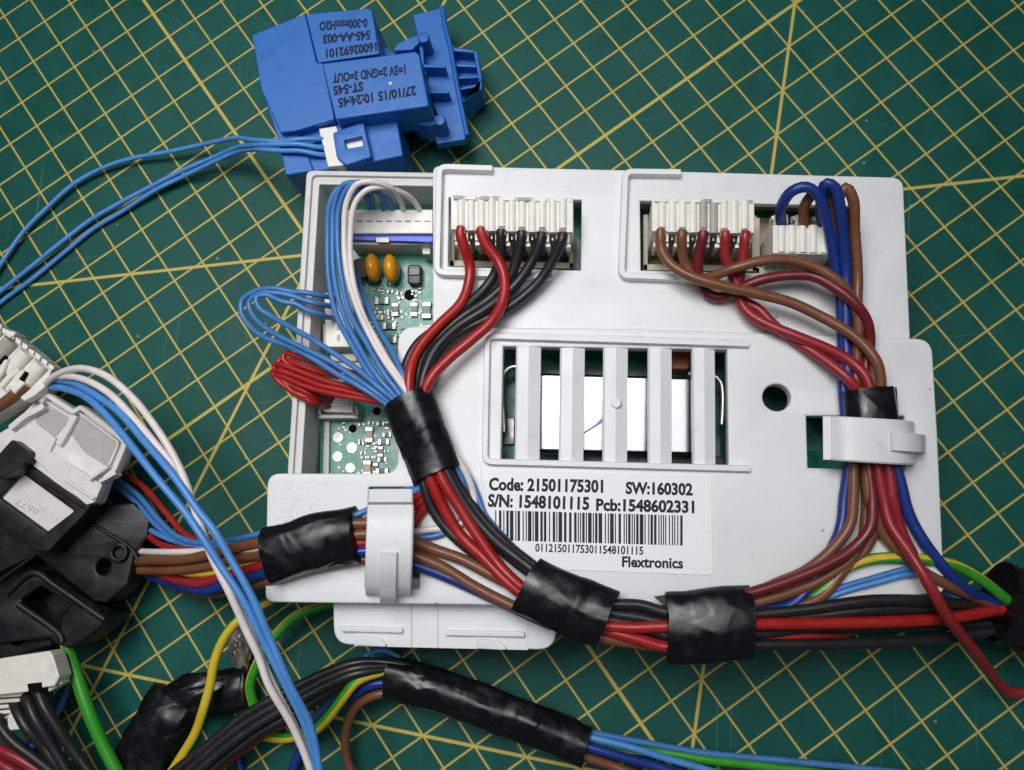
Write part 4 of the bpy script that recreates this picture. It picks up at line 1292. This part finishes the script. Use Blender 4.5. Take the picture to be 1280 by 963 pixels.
wire('red', .072, 'lowest thin red lead drooping from the loop to the grey plug', [416, 509, 2.1, 404, 507, 2.6, 392, 504, 3.12, 378, 499, 3.2, 364, 489, 3.2, 354, 476, 3.2, 343, 468, 3.2, 352, 470, 3.3, 376, 480, 3.4, 404, 490, 3.5, 434, 496, 3.6, 460, 500, 3.7, 486, 508, 3.8, 508, 526, 3.8, 520, 552, 3.8], g)

# upper middle connector
g = 'black wires of the upper middle connector'
ZC = 4.08
bl_end = lambda dx, z: [543 + dx, 575, z]
wire('black_wire', .13, 'first black wire right of the red pair on the upper middle connector', [627, 288, ZC, 627, 294, ZC, 626, 315, 3.85, 620, 342, 3.6, 604, 364, 3.55, 578, 386, 3.62, 545, 412, 3.7, 521, 432, 3.75, 508, 458, 3.8, 502, 482, 3.9, 504, 515, 3.9, 520, 572, 3.85, 529, 603, 3.85, 540, 634, 3.75, 560, 664, 3.68, 592, 694, 3.68, 632, 724, 3.75, 680, 748, 3.8, 722, 764, 3.8, 765, 776, 3.8, 800, 781, 3.78, 835, 796, 3.75, 880, 806, 3.75, 938, 806, 3.75, 1048, 805, 3.4, 1167, 800, 2.8, 1247, 788, 2.3, 1300, 782, 2.0], None)
wire('black_wire', .13, 'second black wire right of the red pair on the upper middle connector', [652.5, 290, ZC, 652, 296, ZC, 648, 318, 3.88, 637, 347, 3.65, 613, 373, 3.6, 578, 397, 3.65, 548, 423, 3.7, 530, 445, 3.8, 522, 470, 3.85, 520, 500, 3.95, 533, 555, 3.95, 556, 598, 3.85, 579, 632, 3.75, 600, 661, 3.75, 627, 688, 3.75, 664, 715, 3.85, 710, 742, 3.9, 764, 754, 3.86, 800, 757, 3.84, 832, 765, 3.84, 885, 772, 3.95, 937, 768, 3.8, 1004, 762, 3.75, 1090, 751, 3.7, 1155, 751, 3.5, 1226, 757, 2.6, 1300, 762, 2.2], None)
wire('black_wire', .13, 'third black wire right of the red pair on the upper middle connector', [677.5, 292, ZC, 677, 297, ZC, 669, 321, 3.92, 646, 355, 3.75, 613, 382, 3.8, 571, 412, 3.85, 546, 436, 3.95, 534, 458, 4.0, 528, 482, 4.05, 530, 510, 4.1, 545, 560, 4.05, 566, 604, 3.95, 590, 642, 3.85, 620, 676, 3.85, 655, 704, 3.9, 700, 738, 3.95, 764, 766, 3.82, 800, 771, 3.8, 835, 780, 3.8, 885, 784, 3.9, 938, 774, 3.7, 1004, 771, 3.6, 1090, 763, 3.55, 1155, 760, 3.3, 1226, 766, 2.4, 1300, 772, 2.0], None)
wire('black_wire', .13, 'rightmost black wire of the upper middle connector', [703.5, 293, ZC, 703, 298, ZC, 694, 321, 3.9, 674, 352, 3.7, 644, 378, 3.65, 612, 397, 3.65, 580, 413, 3.7, 556, 432, 3.8, 540, 455, 3.9, 533, 480, 3.95, 534, 510, 3.95, 552, 562, 3.9, 574, 606, 3.7, 602, 648, 3.68, 636, 682, 3.7, 672, 712, 3.7, 720, 748, 3.7, 775, 778, 3.7, 830, 792, 3.7, 885, 796, 3.7, 938, 794, 3.7, 1010, 788, 3.4, 1090, 784, 3.2, 1160, 782, 2.8, 1235, 780, 2.2, 1300, 778, 2.0], None)
g = 'red wires of the upper middle connector'
wire('red', .135, 'leftmost red wire of the upper middle connector', [577, 285, ZC, 577, 291, ZC, 580, 310, 3.95, 587, 332, 3.75, 587, 352, 3.7, 576, 378, 3.75, 551, 406, 3.85, 530, 427, 3.95, 518, 446, 4.05, 513, 468, 4.15, 512, 500, 4.15, 522, 550, 4.15, 541, 606, 4.0, 555, 637, 3.85, 576, 669, 3.75, 605, 698, 3.8, 634, 728, 3.9, 672, 757, 3.9, 712, 775, 3.95, 755, 783, 3.9, 788, 785, 3.9, 838, 783, 3.95, 885, 784, 4.1, 938, 781, 3.95, 1019, 780, 3.7, 1108, 777, 3.5, 1182, 774, 3.1, 1250, 763, 2.6, 1300, 756, 2.3], None)
wire('red', .135, 'second red wire of the upper middle connector', [601.5, 286, ZC, 602, 291, ZC, 607, 306, 3.98, 624, 328, 3.85, 632, 350, 3.85, 629, 376, 3.9, 615, 401, 4.0, 589, 426, 4.05, 561, 449, 4.1, 539, 474, 4.15, 527, 506, 4.1, 536, 555, 4.08, 554, 602, 4.05, 576, 637, 3.95, 597, 671, 3.9, 619, 701, 3.9, 644, 727, 3.95, 690, 762, 3.9, 730, 782, 3.85, 758, 789, 3.82, 794, 798, 3.8, 835, 810, 3.78, 880, 806, 3.9, 930, 798, 3.7, 968, 797, 3.5, 1019, 794, 3.3, 1060, 789, 2.9], None)

# upper right connector
wire('brown', .13, 'long brown wire from the first pin of the sooty connector, arching over the others', [826, 288, ZC, 826, 297, ZC, 826, 312, 4.0, 838, 331, 4.05, 863, 345, 4.1, 901, 357, 4.1, 947, 367, 4.05, 991, 379, 4.0, 1030, 396, 4.0, 1056, 414, 4.05, 1078, 430, 4.1, 1095, 452, 4.15, 1101, 475, 4.1, 1099, 505, 4.0, 1092, 550, 3.95, 1084, 582, 3.9, 1086, 626, 3.85, 1096, 652, 3.78, 1102, 664, 3.72, 1120, 684, 3.7, 1150, 712, 3.65, 1185, 733, 3.4, 1215, 745, 2.9, 1260, 760, 2.4, 1300, 768, 2.2])
wire('brown', .125, 'brown wire from the third pin of the sooty connector, bending right under the first', [853, 289, ZC, 853, 297, ZC, 854, 315, 3.85, 858, 334, 3.7, 868, 347, 3.72, 886, 348, 3.85, 916, 336, 4.15, 954, 326, 4.25, 991, 326, 4.2, 1026, 337, 4.2, 1047, 350, 4.18, 1063, 370, 4.08, 1071, 395, 3.98, 1072, 430, 3.86, 1070, 470, 3.78, 1070, 505, 3.8, 1070, 550, 3.85, 1068, 583, 3.85, 1067, 626, 3.82, 1062, 656, 3.8, 1042, 685, 3.78, 1007, 714, 3.8, 970, 730, 3.82, 944, 740, 3.85, 885, 758, 4.0])
wire('darkred', .13, 'scorched dark red wire from the middle pin of the sooty connector', [879, 290, ZC, 879, 296, ZC, 874, 321, 3.85, 873, 346, 3.65, 884, 367, 3.55, 902, 371, 3.55, 918, 364, 3.7, 947, 352, 3.9, 979, 345, 3.95, 1016, 346, 4.0, 1047, 362, 4.15, 1071, 382, 4.15, 1084, 405, 4.0, 1087, 428, 3.8, 1083, 460, 3.8, 1082, 500, 3.8, 1082, 550, 3.88, 1085, 583, 3.9, 1090, 630, 3.9, 1086, 660, 3.95, 1066, 685, 3.95, 1028, 709, 3.95, 974, 730, 3.98, 932, 742, 4.0, 885, 757, 4.05])
wire('rosered', .13, 'red wire from the second last pin of the sooty connector, running lower right', [906, 291, ZC, 906, 296, ZC, 907, 321, 3.85, 916, 343, 3.7, 922, 361, 3.65, 926, 380, 3.66, 937, 393, 3.72, 960, 406, 3.8, 997, 421, 3.9, 1031, 434, 3.9, 1060, 450, 3.9, 1081, 469, 3.95, 1091, 492, 3.95, 1095, 520, 3.9, 1095, 555, 3.92, 1097, 583, 3.92, 1105, 630, 3.85, 1113, 655, 3.9, 1138, 692, 4.05, 1161, 731, 4.15, 1185, 771, 3.8, 1220, 818, 2.5, 1250, 857, 1.2, 1267, 867, 1.0, 1300, 858, 1.0])
wire('rosered', .13, 'red wire from the last pin of the sooty connector, curling under the brown wires', [932, 291, ZC, 932, 297, ZC, 929, 321, 3.9, 924, 350, 3.7, 922, 368, 3.58, 932, 378, 3.55, 947, 386, 3.6, 969, 409, 3.64, 1006, 434, 3.72, 1038, 456, 3.95, 1059, 473, 4.06, 1074, 492, 4.0, 1083, 520, 3.9, 1098, 560, 3.92, 1109, 583, 3.92, 1116, 626, 3.85, 1124, 660, 3.7, 1141, 694, 3.66])
# small connector: wires over its back
wire('navy', .13, 'left dark blue wire arching from the small connector', [977, 284, 3.85, 977, 277, 3.95, 977, 258, 4.4, 989, 240, 4.8, 1007, 234, 4.9, 1023, 246, 4.8, 1033, 272, 4.5, 1040, 310, 4.1, 1047, 350, 3.8, 1052, 385, 3.7, 1054, 430, 3.66, 1054, 480, 3.7, 1058, 530, 3.75, 1060, 582, 3.72, 1056, 626, 3.66, 1053, 650, 3.66, 1046, 672, 3.65, 1028, 705, 3.65, 992, 753, 3.66, 940, 765, 3.7, 885, 772, 3.8])
wire('navy', .135, 'tall dark blue wire rising highest from the small connector', [1030, 286, 3.85, 1028, 276, 4.0, 1027, 252, 4.5, 1034, 230, 5.0, 1043, 236, 4.95, 1050, 262, 4.7, 1054, 300, 4.3, 1057, 345, 3.95, 1057, 385, 3.85, 1058, 430, 3.75, 1062, 480, 3.8, 1090, 520, 4.1, 1112, 555, 4.0, 1120, 583, 3.9, 1127, 612, 3.82, 1136, 643, 3.75, 1158, 682, 3.7, 1185, 717, 3.5, 1209, 738, 3.1, 1230, 748, 2.7, 1300, 770, 2.2])
wire('brown', .125, 'brown wire arching from the small connector between the blue wires', [1004, 286, 3.85, 1004, 278, 3.95, 1005, 258, 4.3, 1018, 241, 4.6, 1030, 241, 4.6, 1038, 256, 4.4, 1044, 290, 4.1, 1049, 340, 3.7, 1056, 390, 3.5, 1060, 440, 3.6, 1064, 490, 3.7, 1075, 540, 3.7, 1080, 590, 3.72, 1082, 640, 3.68, 1072, 690, 3.68, 1034, 720, 3.7, 998, 738, 3.72, 936, 754, 3.8, 885, 764, 3.85])
wire('brown', .13, 'outermost brown wire dropping straight down right of the small connector', [1044, 296, 3.75, 1046, 270, 4.1, 1050, 245, 4.6, 1058, 234, 4.7, 1065, 248, 4.6, 1068, 290, 4.2, 1072, 345, 3.85, 1072, 385, 3.75, 1075, 430, 3.7, 1078, 490, 3.7, 1084, 540, 3.75, 1090, 590, 3.75, 1096, 650, 3.66, 1080, 690, 3.64, 1056, 712, 3.64, 1032, 740, 3.66, 1008, 756, 3.68, 960, 770, 3.7, 890, 778, 3.8])
# lower right
wire('gy', .125, 'green and yellow earth wire arching from the lower bundle to the right edge tape', [900, 790, 3.8, 960, 776, 3.6, 1010, 752, 3.62, 1038, 728, 3.64, 1062, 709, 3.64, 1090, 699, 3.64, 1126, 697, 3.64, 1160, 699, 3.6, 1197, 708, 3.3, 1230, 726, 3.0, 1256, 748, 2.7, 1290, 770, 2.4], twist=-0.4, phase=0.07, ypart=0.16)
wire('blue', .07, 'upper thin blue wire beneath the earth wire at the lower right', [900, 782, 3.75, 980, 764, 3.56, 1042, 738, 3.58, 1093, 724, 3.6, 1138, 712, 3.62, 1158, 716, 3.5, 1200, 742, 3.0, 1260, 766, 2.4])
wire('skyblue', .07, 'lower thin blue wire beneath the earth wire at the lower right', [900, 786, 3.72, 985, 768, 3.55, 1048, 742, 3.57, 1093, 730, 3.6, 1138, 719, 3.62, 1160, 724, 3.45, 1200, 750, 2.9, 1260, 770, 2.3])

# left bundle into the module
ZW = 3.9
g = None
wire('brown', .135, 'upper thick brown wire of the left bundle through the strap', [158, 704, 1.1, 178, 701, 1.6, 210, 701, 2.4, 239, 698, 2.9, 282, 688, 3.4, 332, 677, 3.8, 390, 664, ZW, 438, 655, 3.95, 470, 655, 3.9, 512, 674, 3.82, 539, 685, 3.72, 579, 699, 3.68, 619, 722, 3.72, 660, 742, 3.8, 705, 765, 3.85])
wire('brown', .135, 'lower thick brown wire of the left bundle through the strap', [155, 712, 1.0, 186, 713, 1.5, 221, 712, 2.4, 266, 706, 3.0, 292, 699, 3.3, 335, 692, 3.7, 390, 678, ZW, 440, 669, 3.92, 470, 670, 3.85, 512, 690, 3.78, 552, 709, 3.7, 592, 732, 3.66, 640, 757, 3.68, 700, 784, 3.7, 749, 796, 3.7, 800, 806, 3.6, 860, 812, 3.6])
wire('navy', .13, 'dark blue wire along the underside of the left bundle through the strap', [150, 700, .8, 182, 716, 1.0, 210, 728, 1.5, 231, 734, 2.1, 260, 737, 2.6, 292, 728, 3.1, 338, 716, 3.6, 390, 700, 3.8, 444, 690, 3.8, 475, 690, 3.8, 512, 705, 3.72, 552, 718, 3.65, 592, 736, 3.64, 637, 759, 3.64, 690, 782, 3.64])
wire('red', .12, 'red wire low in the left bundle before the tape', [150, 698, .8, 186, 713, 1.1, 225, 722, 1.9, 262, 722, 2.7, 297, 714, 3.2, 335, 705, 3.6, 390, 690, 3.8, 440, 680, 3.85, 470, 678, 3.7, 505, 668, 3.6, 525, 640, 3.62, 545, 615, 3.8])
wire('rosered', .12, 'dull dark red wire curving under the left bundle', [170, 700, 1.0, 190, 709, 1.3, 205, 718, 1.7, 226, 727, 2.2, 252, 729, 2.6, 282, 719, 3.0, 335, 709, 3.5, 390, 696, 3.7])
wire('yellow', .10, 'short visible yellow wire in the left bundle', [160, 704, .9, 190, 708, 1.3, 215, 712, 1.9, 234, 717, 2.4, 273, 715, 2.9, 310, 706, 3.3, 350, 698, 3.6])
wire('brown', .11, 'lowest thin brown wire of the left bundle, entering the tape bottom', [200, 726, .9, 232, 738, 1.3, 270, 742, 2.2, 308, 735, 3.0, 340, 726, 3.5, 390, 712, 3.7, 443, 702, 3.7, 470, 698, 3.6])
wire('white_wire', .085, 'white wire entering the left bundle from the black block', [160, 688, 1.1, 176, 689, 1.5, 212, 690, 2.5, 258, 689, 3.1, 290, 689, 3.4, 313, 687, 3.6, 350, 681, 3.75, 400, 668, 3.85, 450, 662, 3.8, 480, 664, 3.7, 512, 665, 3.65, 534, 663, 3.62, 556, 660, 3.6, 575, 656, 3.6, 588, 646, 3.62, 593, 630, 3.66, 591, 612, 3.7, 582, 590, 3.78, 566, 566, 3.9])
g = None
wire('blue', .075, 'upper thin blue wire coming from behind the black block to the left bundle', [120, 588, 1.0, 141, 597, 1.2, 173, 618, 1.6, 197, 648, 2.1, 218, 668, 2.5, 239, 677, 2.8, 264, 679, 3.1, 298, 673, 3.4, 332, 667, 3.7, 390, 652, ZW, 438, 645, 3.95, 460, 638, 3.9, 490, 622, 3.7, 507, 613, 3.7, 522, 608, 3.8, 540, 590, 3.95])
wire('blue', .075, 'lower thin blue wire from behind the black block to the left bundle', [110, 596, .9, 138, 604, 1.1, 168, 624, 1.4, 190, 652, 1.9, 212, 671, 2.3, 236, 682, 2.7, 264, 683, 3.0, 300, 678, 3.4, 335, 670, 3.6, 390, 656, 3.8])
wire('skyblue', .075, 'light blue wire emerging from the black block edge into the left bundle', [176, 655, 1.1, 187, 661, 1.5, 203, 671, 2.1, 226, 679, 2.5, 254, 684, 2.9, 290, 680, 3.3, 340, 672, 3.6, 390, 660, 3.8])
wire('red', .075, 'thin red wire curving past the white cover to the left bundle', [125, 570, 1.0, 149, 587, 1.3, 181, 611, 1.7, 207, 640, 2.2, 227, 664, 2.5, 248, 677, 2.8, 275, 684, 3.1])
wire('red', .08, 'short red wire from the black block edge under the light blue wire', [172, 658, 1.0, 184, 669, 1.5, 202, 681, 2.2, 222, 685, 2.6, 255, 688, 2.9, 300, 690, 3.2])
# small wires between the strap and the upper tape
wire('blue', .075, 'blue wire curving out below the upper tape beside the label', [545, 560, 3.9, 560, 574, 3.85, 571, 588, 3.75, 581, 612, 3.65, 586, 629, 3.62, 578, 648, 3.6, 560, 664, 3.6, 539, 672, 3.6, 515, 670, 3.6, 490, 668, 3.6])
wire('blue', .075, 'blue wire crossing the corner of the printed label', [560, 570, 3.85, 583, 592, 3.72, 596, 618, 3.62, 606, 643, 3.62, 624, 665, 3.62, 637, 678, 3.64, 655, 700, 3.68, 680, 724, 3.7])
wire('red', .09, 'upper short red wire between the left strap and the taped bundle', [490, 640, 3.7, 515, 628, 3.7, 530, 612, 3.75, 545, 590, 3.85])
wire('red', .09, 'lower short red wire between the left strap and the taped bundle', [490, 650, 3.66, 515, 637, 3.66, 534, 620, 3.7, 548, 600, 3.75])
wire('skyblue', .075, 'short light blue wire stub between the left strap and the upper tape', [490, 628, 3.72, 508, 618, 3.72, 522, 611, 3.8, 538, 598, 3.9])

# long blue and white leads crossing on the left
g = 'long blue and white leads at the left'
wire('white_wire', .09, 'outer long white lead arching over the mat at the left', [56, 482, 3.0, 64, 473, 3.3, 88, 462, 4.0, 114, 463, 4.6, 138, 474, 4.8, 165, 498, 4.9, 191, 530, 5.0, 212, 562, 5.0, 230, 598, 5.0, 248, 650, 4.9, 266, 700, 4.8, 287, 741, 4.7, 306, 784, 4.5, 322, 822, 4.4, 337, 857, 4.3, 366, 910, 4.0, 388, 963, 3.8, 400, 1010, 3.6], None)
wire('white_wire', .09, 'inner long white lead beside the outer one at the left', [54, 484, 2.9, 64, 475, 3.1, 84, 470, 3.7, 112, 477, 4.3, 141, 496, 4.6, 173, 528, 4.7, 197, 558, 4.8, 222, 592, 4.8, 240, 630, 4.7, 262, 685, 4.6, 288, 736, 4.5, 310, 784, 4.3, 326, 822, 4.2, 341, 858, 4.1, 370, 912, 3.8, 391, 963, 3.6, 402, 1010, 3.4], None)
wire('skyblue', .09, 'lower long light blue lead running from the beige connector down', [54, 488, 2.8, 62, 485, 2.9, 80, 486, 3.4, 106, 496, 4.1, 133, 519, 4.6, 165, 559, 4.9, 196, 597, 5.0, 233, 640, 5.0, 255, 673, 5.0, 276, 708, 4.9, 303, 748, 4.8, 329, 799, 4.6, 358, 857, 4.4, 383, 910, 4.1, 397, 963, 3.9, 402, 1010, 3.7], None)
wire('skyblue', .09, 'upper long light blue lead running from the beige connector down', [54, 486, 2.9, 64, 478, 3.0, 88, 478, 3.6, 114, 490, 4.3, 149, 517, 4.7, 181, 551, 4.9, 218, 596, 5.1, 247, 636, 5.1, 266, 663, 5.1, 287, 697, 5.0, 313, 742, 4.9, 337, 799, 4.7, 364, 857, 4.5, 386, 904, 4.2, 400, 963, 4.0, 405, 1010, 3.8], None)
# earth wires below
wire('gy', .125, 'yellow sided earth wire curving down from the box edge past the resin lump', [350, 744, 1.2, 332, 753, 1.4, 315, 763, 1.5, 295, 778, 1.6, 279, 799, 1.6, 268, 828, 1.6, 263, 855, 1.6, 254, 889, 1.6, 244, 916, 1.5, 227, 945, 1.4, 208, 975, 1.2], twist=0.22, phase=0.80, ypart=0.36)
wire('gy', .13, 'green earth wire curving under the long leads beneath the box', [430, 752, .6, 401, 759, .8, 371, 769, .9, 348, 790, .9, 331, 812, .9, 319, 836, .8, 314, 856, .7, 317, 880, .6, 330, 905, .5], twist=0.02, phase=0.97, ypart=0.14)
wire('gy', .165, 'thick green earth wire running down from the black block', [80, 790, 1.4, 85, 810, 1.5, 96, 846, 1.6, 111, 891, 1.6, 127, 928, 1.5, 146, 966, 1.4, 165, 1005, 1.3], twist=0.25, phase=0.28, ypart=0.5)
wire('gy', .13, 'green and yellow wire twisting out of the long lower tape', [520, 846, 1.3, 486, 839, 1.4, 466, 841, 1.5, 446, 852, 1.6, 425, 877, 1.6, 408, 900, 1.5, 392, 914, 1.2, 371, 921, .9, 350, 923, .7, 325, 918, .6, 300, 905, .5], twist=0.1, phase=0.72, ypart=0.30)
# black bundle from the long lower tape
for i, (dy, z, nm) in enumerate(((0, 1.5, 'uppermost'), (10, 1.65, 'second'), (20, 1.7, 'third'), (31, 1.5, 'lowest'))):
    wire('black_wire', .125, nm + ' thick black wire of the bundle entering the long lower tape', [530, 840 + dy * .5, 1.3, 488, 829 + dy * .45, 1.4, 446, 830 + dy * .6, z, 409, 841 + dy * .8, z, 366, 861 + dy, z, 338, 876 + dy * 1.05, z, 300, 899 + dy * 1.1, z, 260, 931 + dy * 1.15, z, 215, 968 + dy * 1.2, z, 170, 1010 + dy * 1.2, z])
wire('rosered', .125, 'red wire beneath the black bundle left of the long lower tape', [490, 852, 1.1, 455, 853, 1.2, 435, 858, 1.3, 409, 867, 1.3, 385, 884, 1.2, 356, 903, 1.1, 334, 914, 1.1, 305, 936, 1.0, 270, 962, .9, 240, 990, .8])
wire('navy', .12, 'glossy dark blue wire entering the long lower tape', [520, 856, 1.2, 486, 855, 1.3, 464, 857, 1.3, 446, 866, 1.2, 424, 884, 1.0, 403, 902, .8, 388, 922, .6, 374, 942, .4, 362, 975, .3, 355, 1010, .3])
wire('brown', .12, 'brown wire bending down out of the long lower tape', [520, 872, 1.1, 482, 868, 1.2, 462, 871, 1.2, 444, 885, 1.0, 434, 908, .8, 432, 936, .6, 440, 965, .5, 455, 1005, .5])
wire('blue', .07, 'small blue loop at the start of the long lower tape', [510, 834, 1.1, 491, 817, 1.2, 478, 813, 1.3, 462, 818, 1.2, 452, 828, 1.0, 446, 845, .7])
wire('navy', .12, 'dark blue wire under the black bundle at the bottom', [285, 915, .3, 294, 938, .3, 302, 965, .3, 310, 1000, .3])
wire('blue', .08, 'thin blue wire showing between the red and earth wires', [420, 868, .5, 402, 885, .5, 388, 898, .5, 378, 925, .4, 372, 950, .3])
# right of the long lower tape
wire('skyblue', .09, 'light blue wire leaving the long lower tape to the right', [700, 912, 1.0, 743, 922, 1.1, 785, 934, 1.1, 841, 949, 1.0, 883, 963, .9, 950, 985, .8])
wire('blue', .085, 'upper blue wire leaving the long lower tape along the mat', [700, 908, 1.0, 757, 919, .9, 813, 929, .8, 880, 941, .7, 980, 951, .6, 1095, 963, .5, 1200, 975, .4])
wire('gy', .12, 'green and yellow wire leaving the long lower tape to the right', [700, 916, .9, 771, 934, .8, 841, 942, .7, 883, 950, .7, 940, 957, .6, 1060, 972, .5], twist=0.3, phase=0.0, ypart=0.25)
wire('navy', .125, 'dark blue wire leaving the long lower tape to the right', [690, 920, 1.0, 734, 934, 1.1, 785, 948, 1.0, 827, 961, .9, 900, 985, .8])
wire('brown', .12, 'brown wire leaving the bottom of the long lower tape', [690, 930, 1.0, 729, 946, 1.0, 762, 957, .9, 790, 967, .9, 850, 990, .8])
# bottom left corner
g = None
wire('black_wire', .145, 'rightmost black wire from the white connector at the bottom left', [42, 852, 2.0, 46, 858, 2.2, 55, 882, 2.3, 72, 910, 2.2, 93, 939, 2.0, 112, 965, 1.9, 135, 1000, 1.8])
wire('black_wire', .145, 'second black wire from the right at the bottom left', [30, 868, 2.0, 34, 874, 2.2, 44, 898, 2.3, 68, 936, 2.1, 84, 963, 2.0, 105, 1000, 1.9])
wire('black_wire', .145, 'third black wire from the right at the bottom left', [18, 880, 1.9, 22, 886, 2.1, 34, 910, 2.2, 56, 934, 2.0, 76, 963, 1.9, 95, 1000, 1.8])
wire('black_wire', .145, 'leftmost black wire crossing the bottom left corner', [-4, 896, 1.9, 4, 912, 2.0, 18, 928, 2.0, 44, 946, 1.9, 66, 965, 1.8, 95, 995, 1.7])
wire('rosered', .14, 'upper red wire in the bottom left corner', [-30, 920, 1.5, 0, 937, 1.6, 27, 951, 1.6, 52, 966, 1.5, 90, 990, 1.4])
wire('rosered', .14, 'lower red wire in the bottom left corner', [-30, 936, 1.3, 0, 954, 1.4, 22, 966, 1.4, 60, 990, 1.3])
wire('navy', .09, 'dark blue wire behind the white connector at the bottom left', [78, 815, .6, 82, 846, .6, 72, 874, .6, 58, 900, .6, 38, 922, .5, 10, 950, .4])
wire('blue', .09, 'blue wire beside the dark blue one at the bottom left', [84, 818, .5, 86, 850, .5, 78, 878, .5, 62, 906, .5, 44, 928, .4, 18, 955, .3])
wire('brown', .15, 'thick brown wire lying in the beige connector at the left edge', [34, 482, 3.0, 22, 492, 3.0, 8, 502, 3.0, -20, 520, 2.9])

# ------------------------------------------------------------------ tape
tape('black tape wound round the red and black wires above the left strap', [510, 498, 4.0, 520, 525, 4.0, 532, 556, 3.95, 546, 594, 3.9], 0.63, 0.40, 1, wr=0.06)
tape('crumpled glossy black tape round the left bundle before the strap', [337, 694, 3.85, 365, 686, 3.9, 400, 676, 3.92, 446, 668, 3.92], 0.69, 0.41, 2, wr=0.09)
tape('black tape round the bundle below the printed label', [657, 730, 3.9, 690, 745, 3.92, 725, 762, 3.92, 759, 774, 3.9], 0.69, 0.40, 3, wr=0.06)
tape('wide flat black tape at the bottom centre right of the box edge', [833, 785, 3.9, 870, 783, 3.95, 905, 780, 3.95, 937, 778, 3.9], 0.80, 0.38, 4, wr=0.04)
tape('short black tape tucked under the right cable strap', [1086, 487, 3.85, 1089, 510, 3.9, 1092, 560, 3.9], 0.60, 0.36, 5, wr=0.04)
prism_px('tape_end', [(1106, 486), (1121, 484), (1124, 530), (1108, 532)], 3.56, 3.60, M['tape'], None, 0.005)
bpy.data.objects['tape_end']['label'] = 'loose end of black tape sticking out above the right strap'
bpy.data.objects['tape_end']['category'] = 'tape'
tape('black tape at the right edge holding the outgoing bundle', [1248, 752, 2.4, 1270, 760, 2.3, 1300, 770, 2.2, 1340, 782, 2.1], 0.95, 0.7, 6, wr=0.05)
tape('long black tape sleeve on the lower bundle below the box', [486, 846, 1.2, 512, 853, 1.2, 545, 863, 1.2, 590, 878, 1.15, 640, 897, 1.1, 690, 916, 1.05, 734, 934, 1.0], 0.56, 0.44, 7, wr=0.06)
tape('wrinkled black tape bundle at the bottom left beside the green earth wire', [158, 1000, .8, 172, 960, .9, 188, 925, .9, 206, 896, .85, 222, 872, .75], 0.74, 0.34, 8, wr=0.15)
tape('black tape under the yellow earth wire at the bottom left', [214, 884, .7, 236, 872, .75, 262, 868, .7, 286, 864, .65, 308, 860, .6], 0.58, 0.30, 9, wr=0.15)


def flap(tape_label, pts, z):
    o = [q for q in COL.objects if q.get('label') == tape_label][0]
    prism_px('tape_flap', pts, z - 0.02, z, M['tape'], o, 0.004)


flap('black tape wound round the red and black wires above the left strap', [(483, 509), (500, 500), (510, 520), (497, 530)], 3.98)
flap('wide flat black tape at the bottom centre right of the box edge', [(817, 746), (836, 743), (838, 756), (826, 754)], 3.95)
flap('crumpled glossy black tape round the left bundle before the strap', [(432, 641), (440, 637), (446, 652), (436, 655)], 4.05)
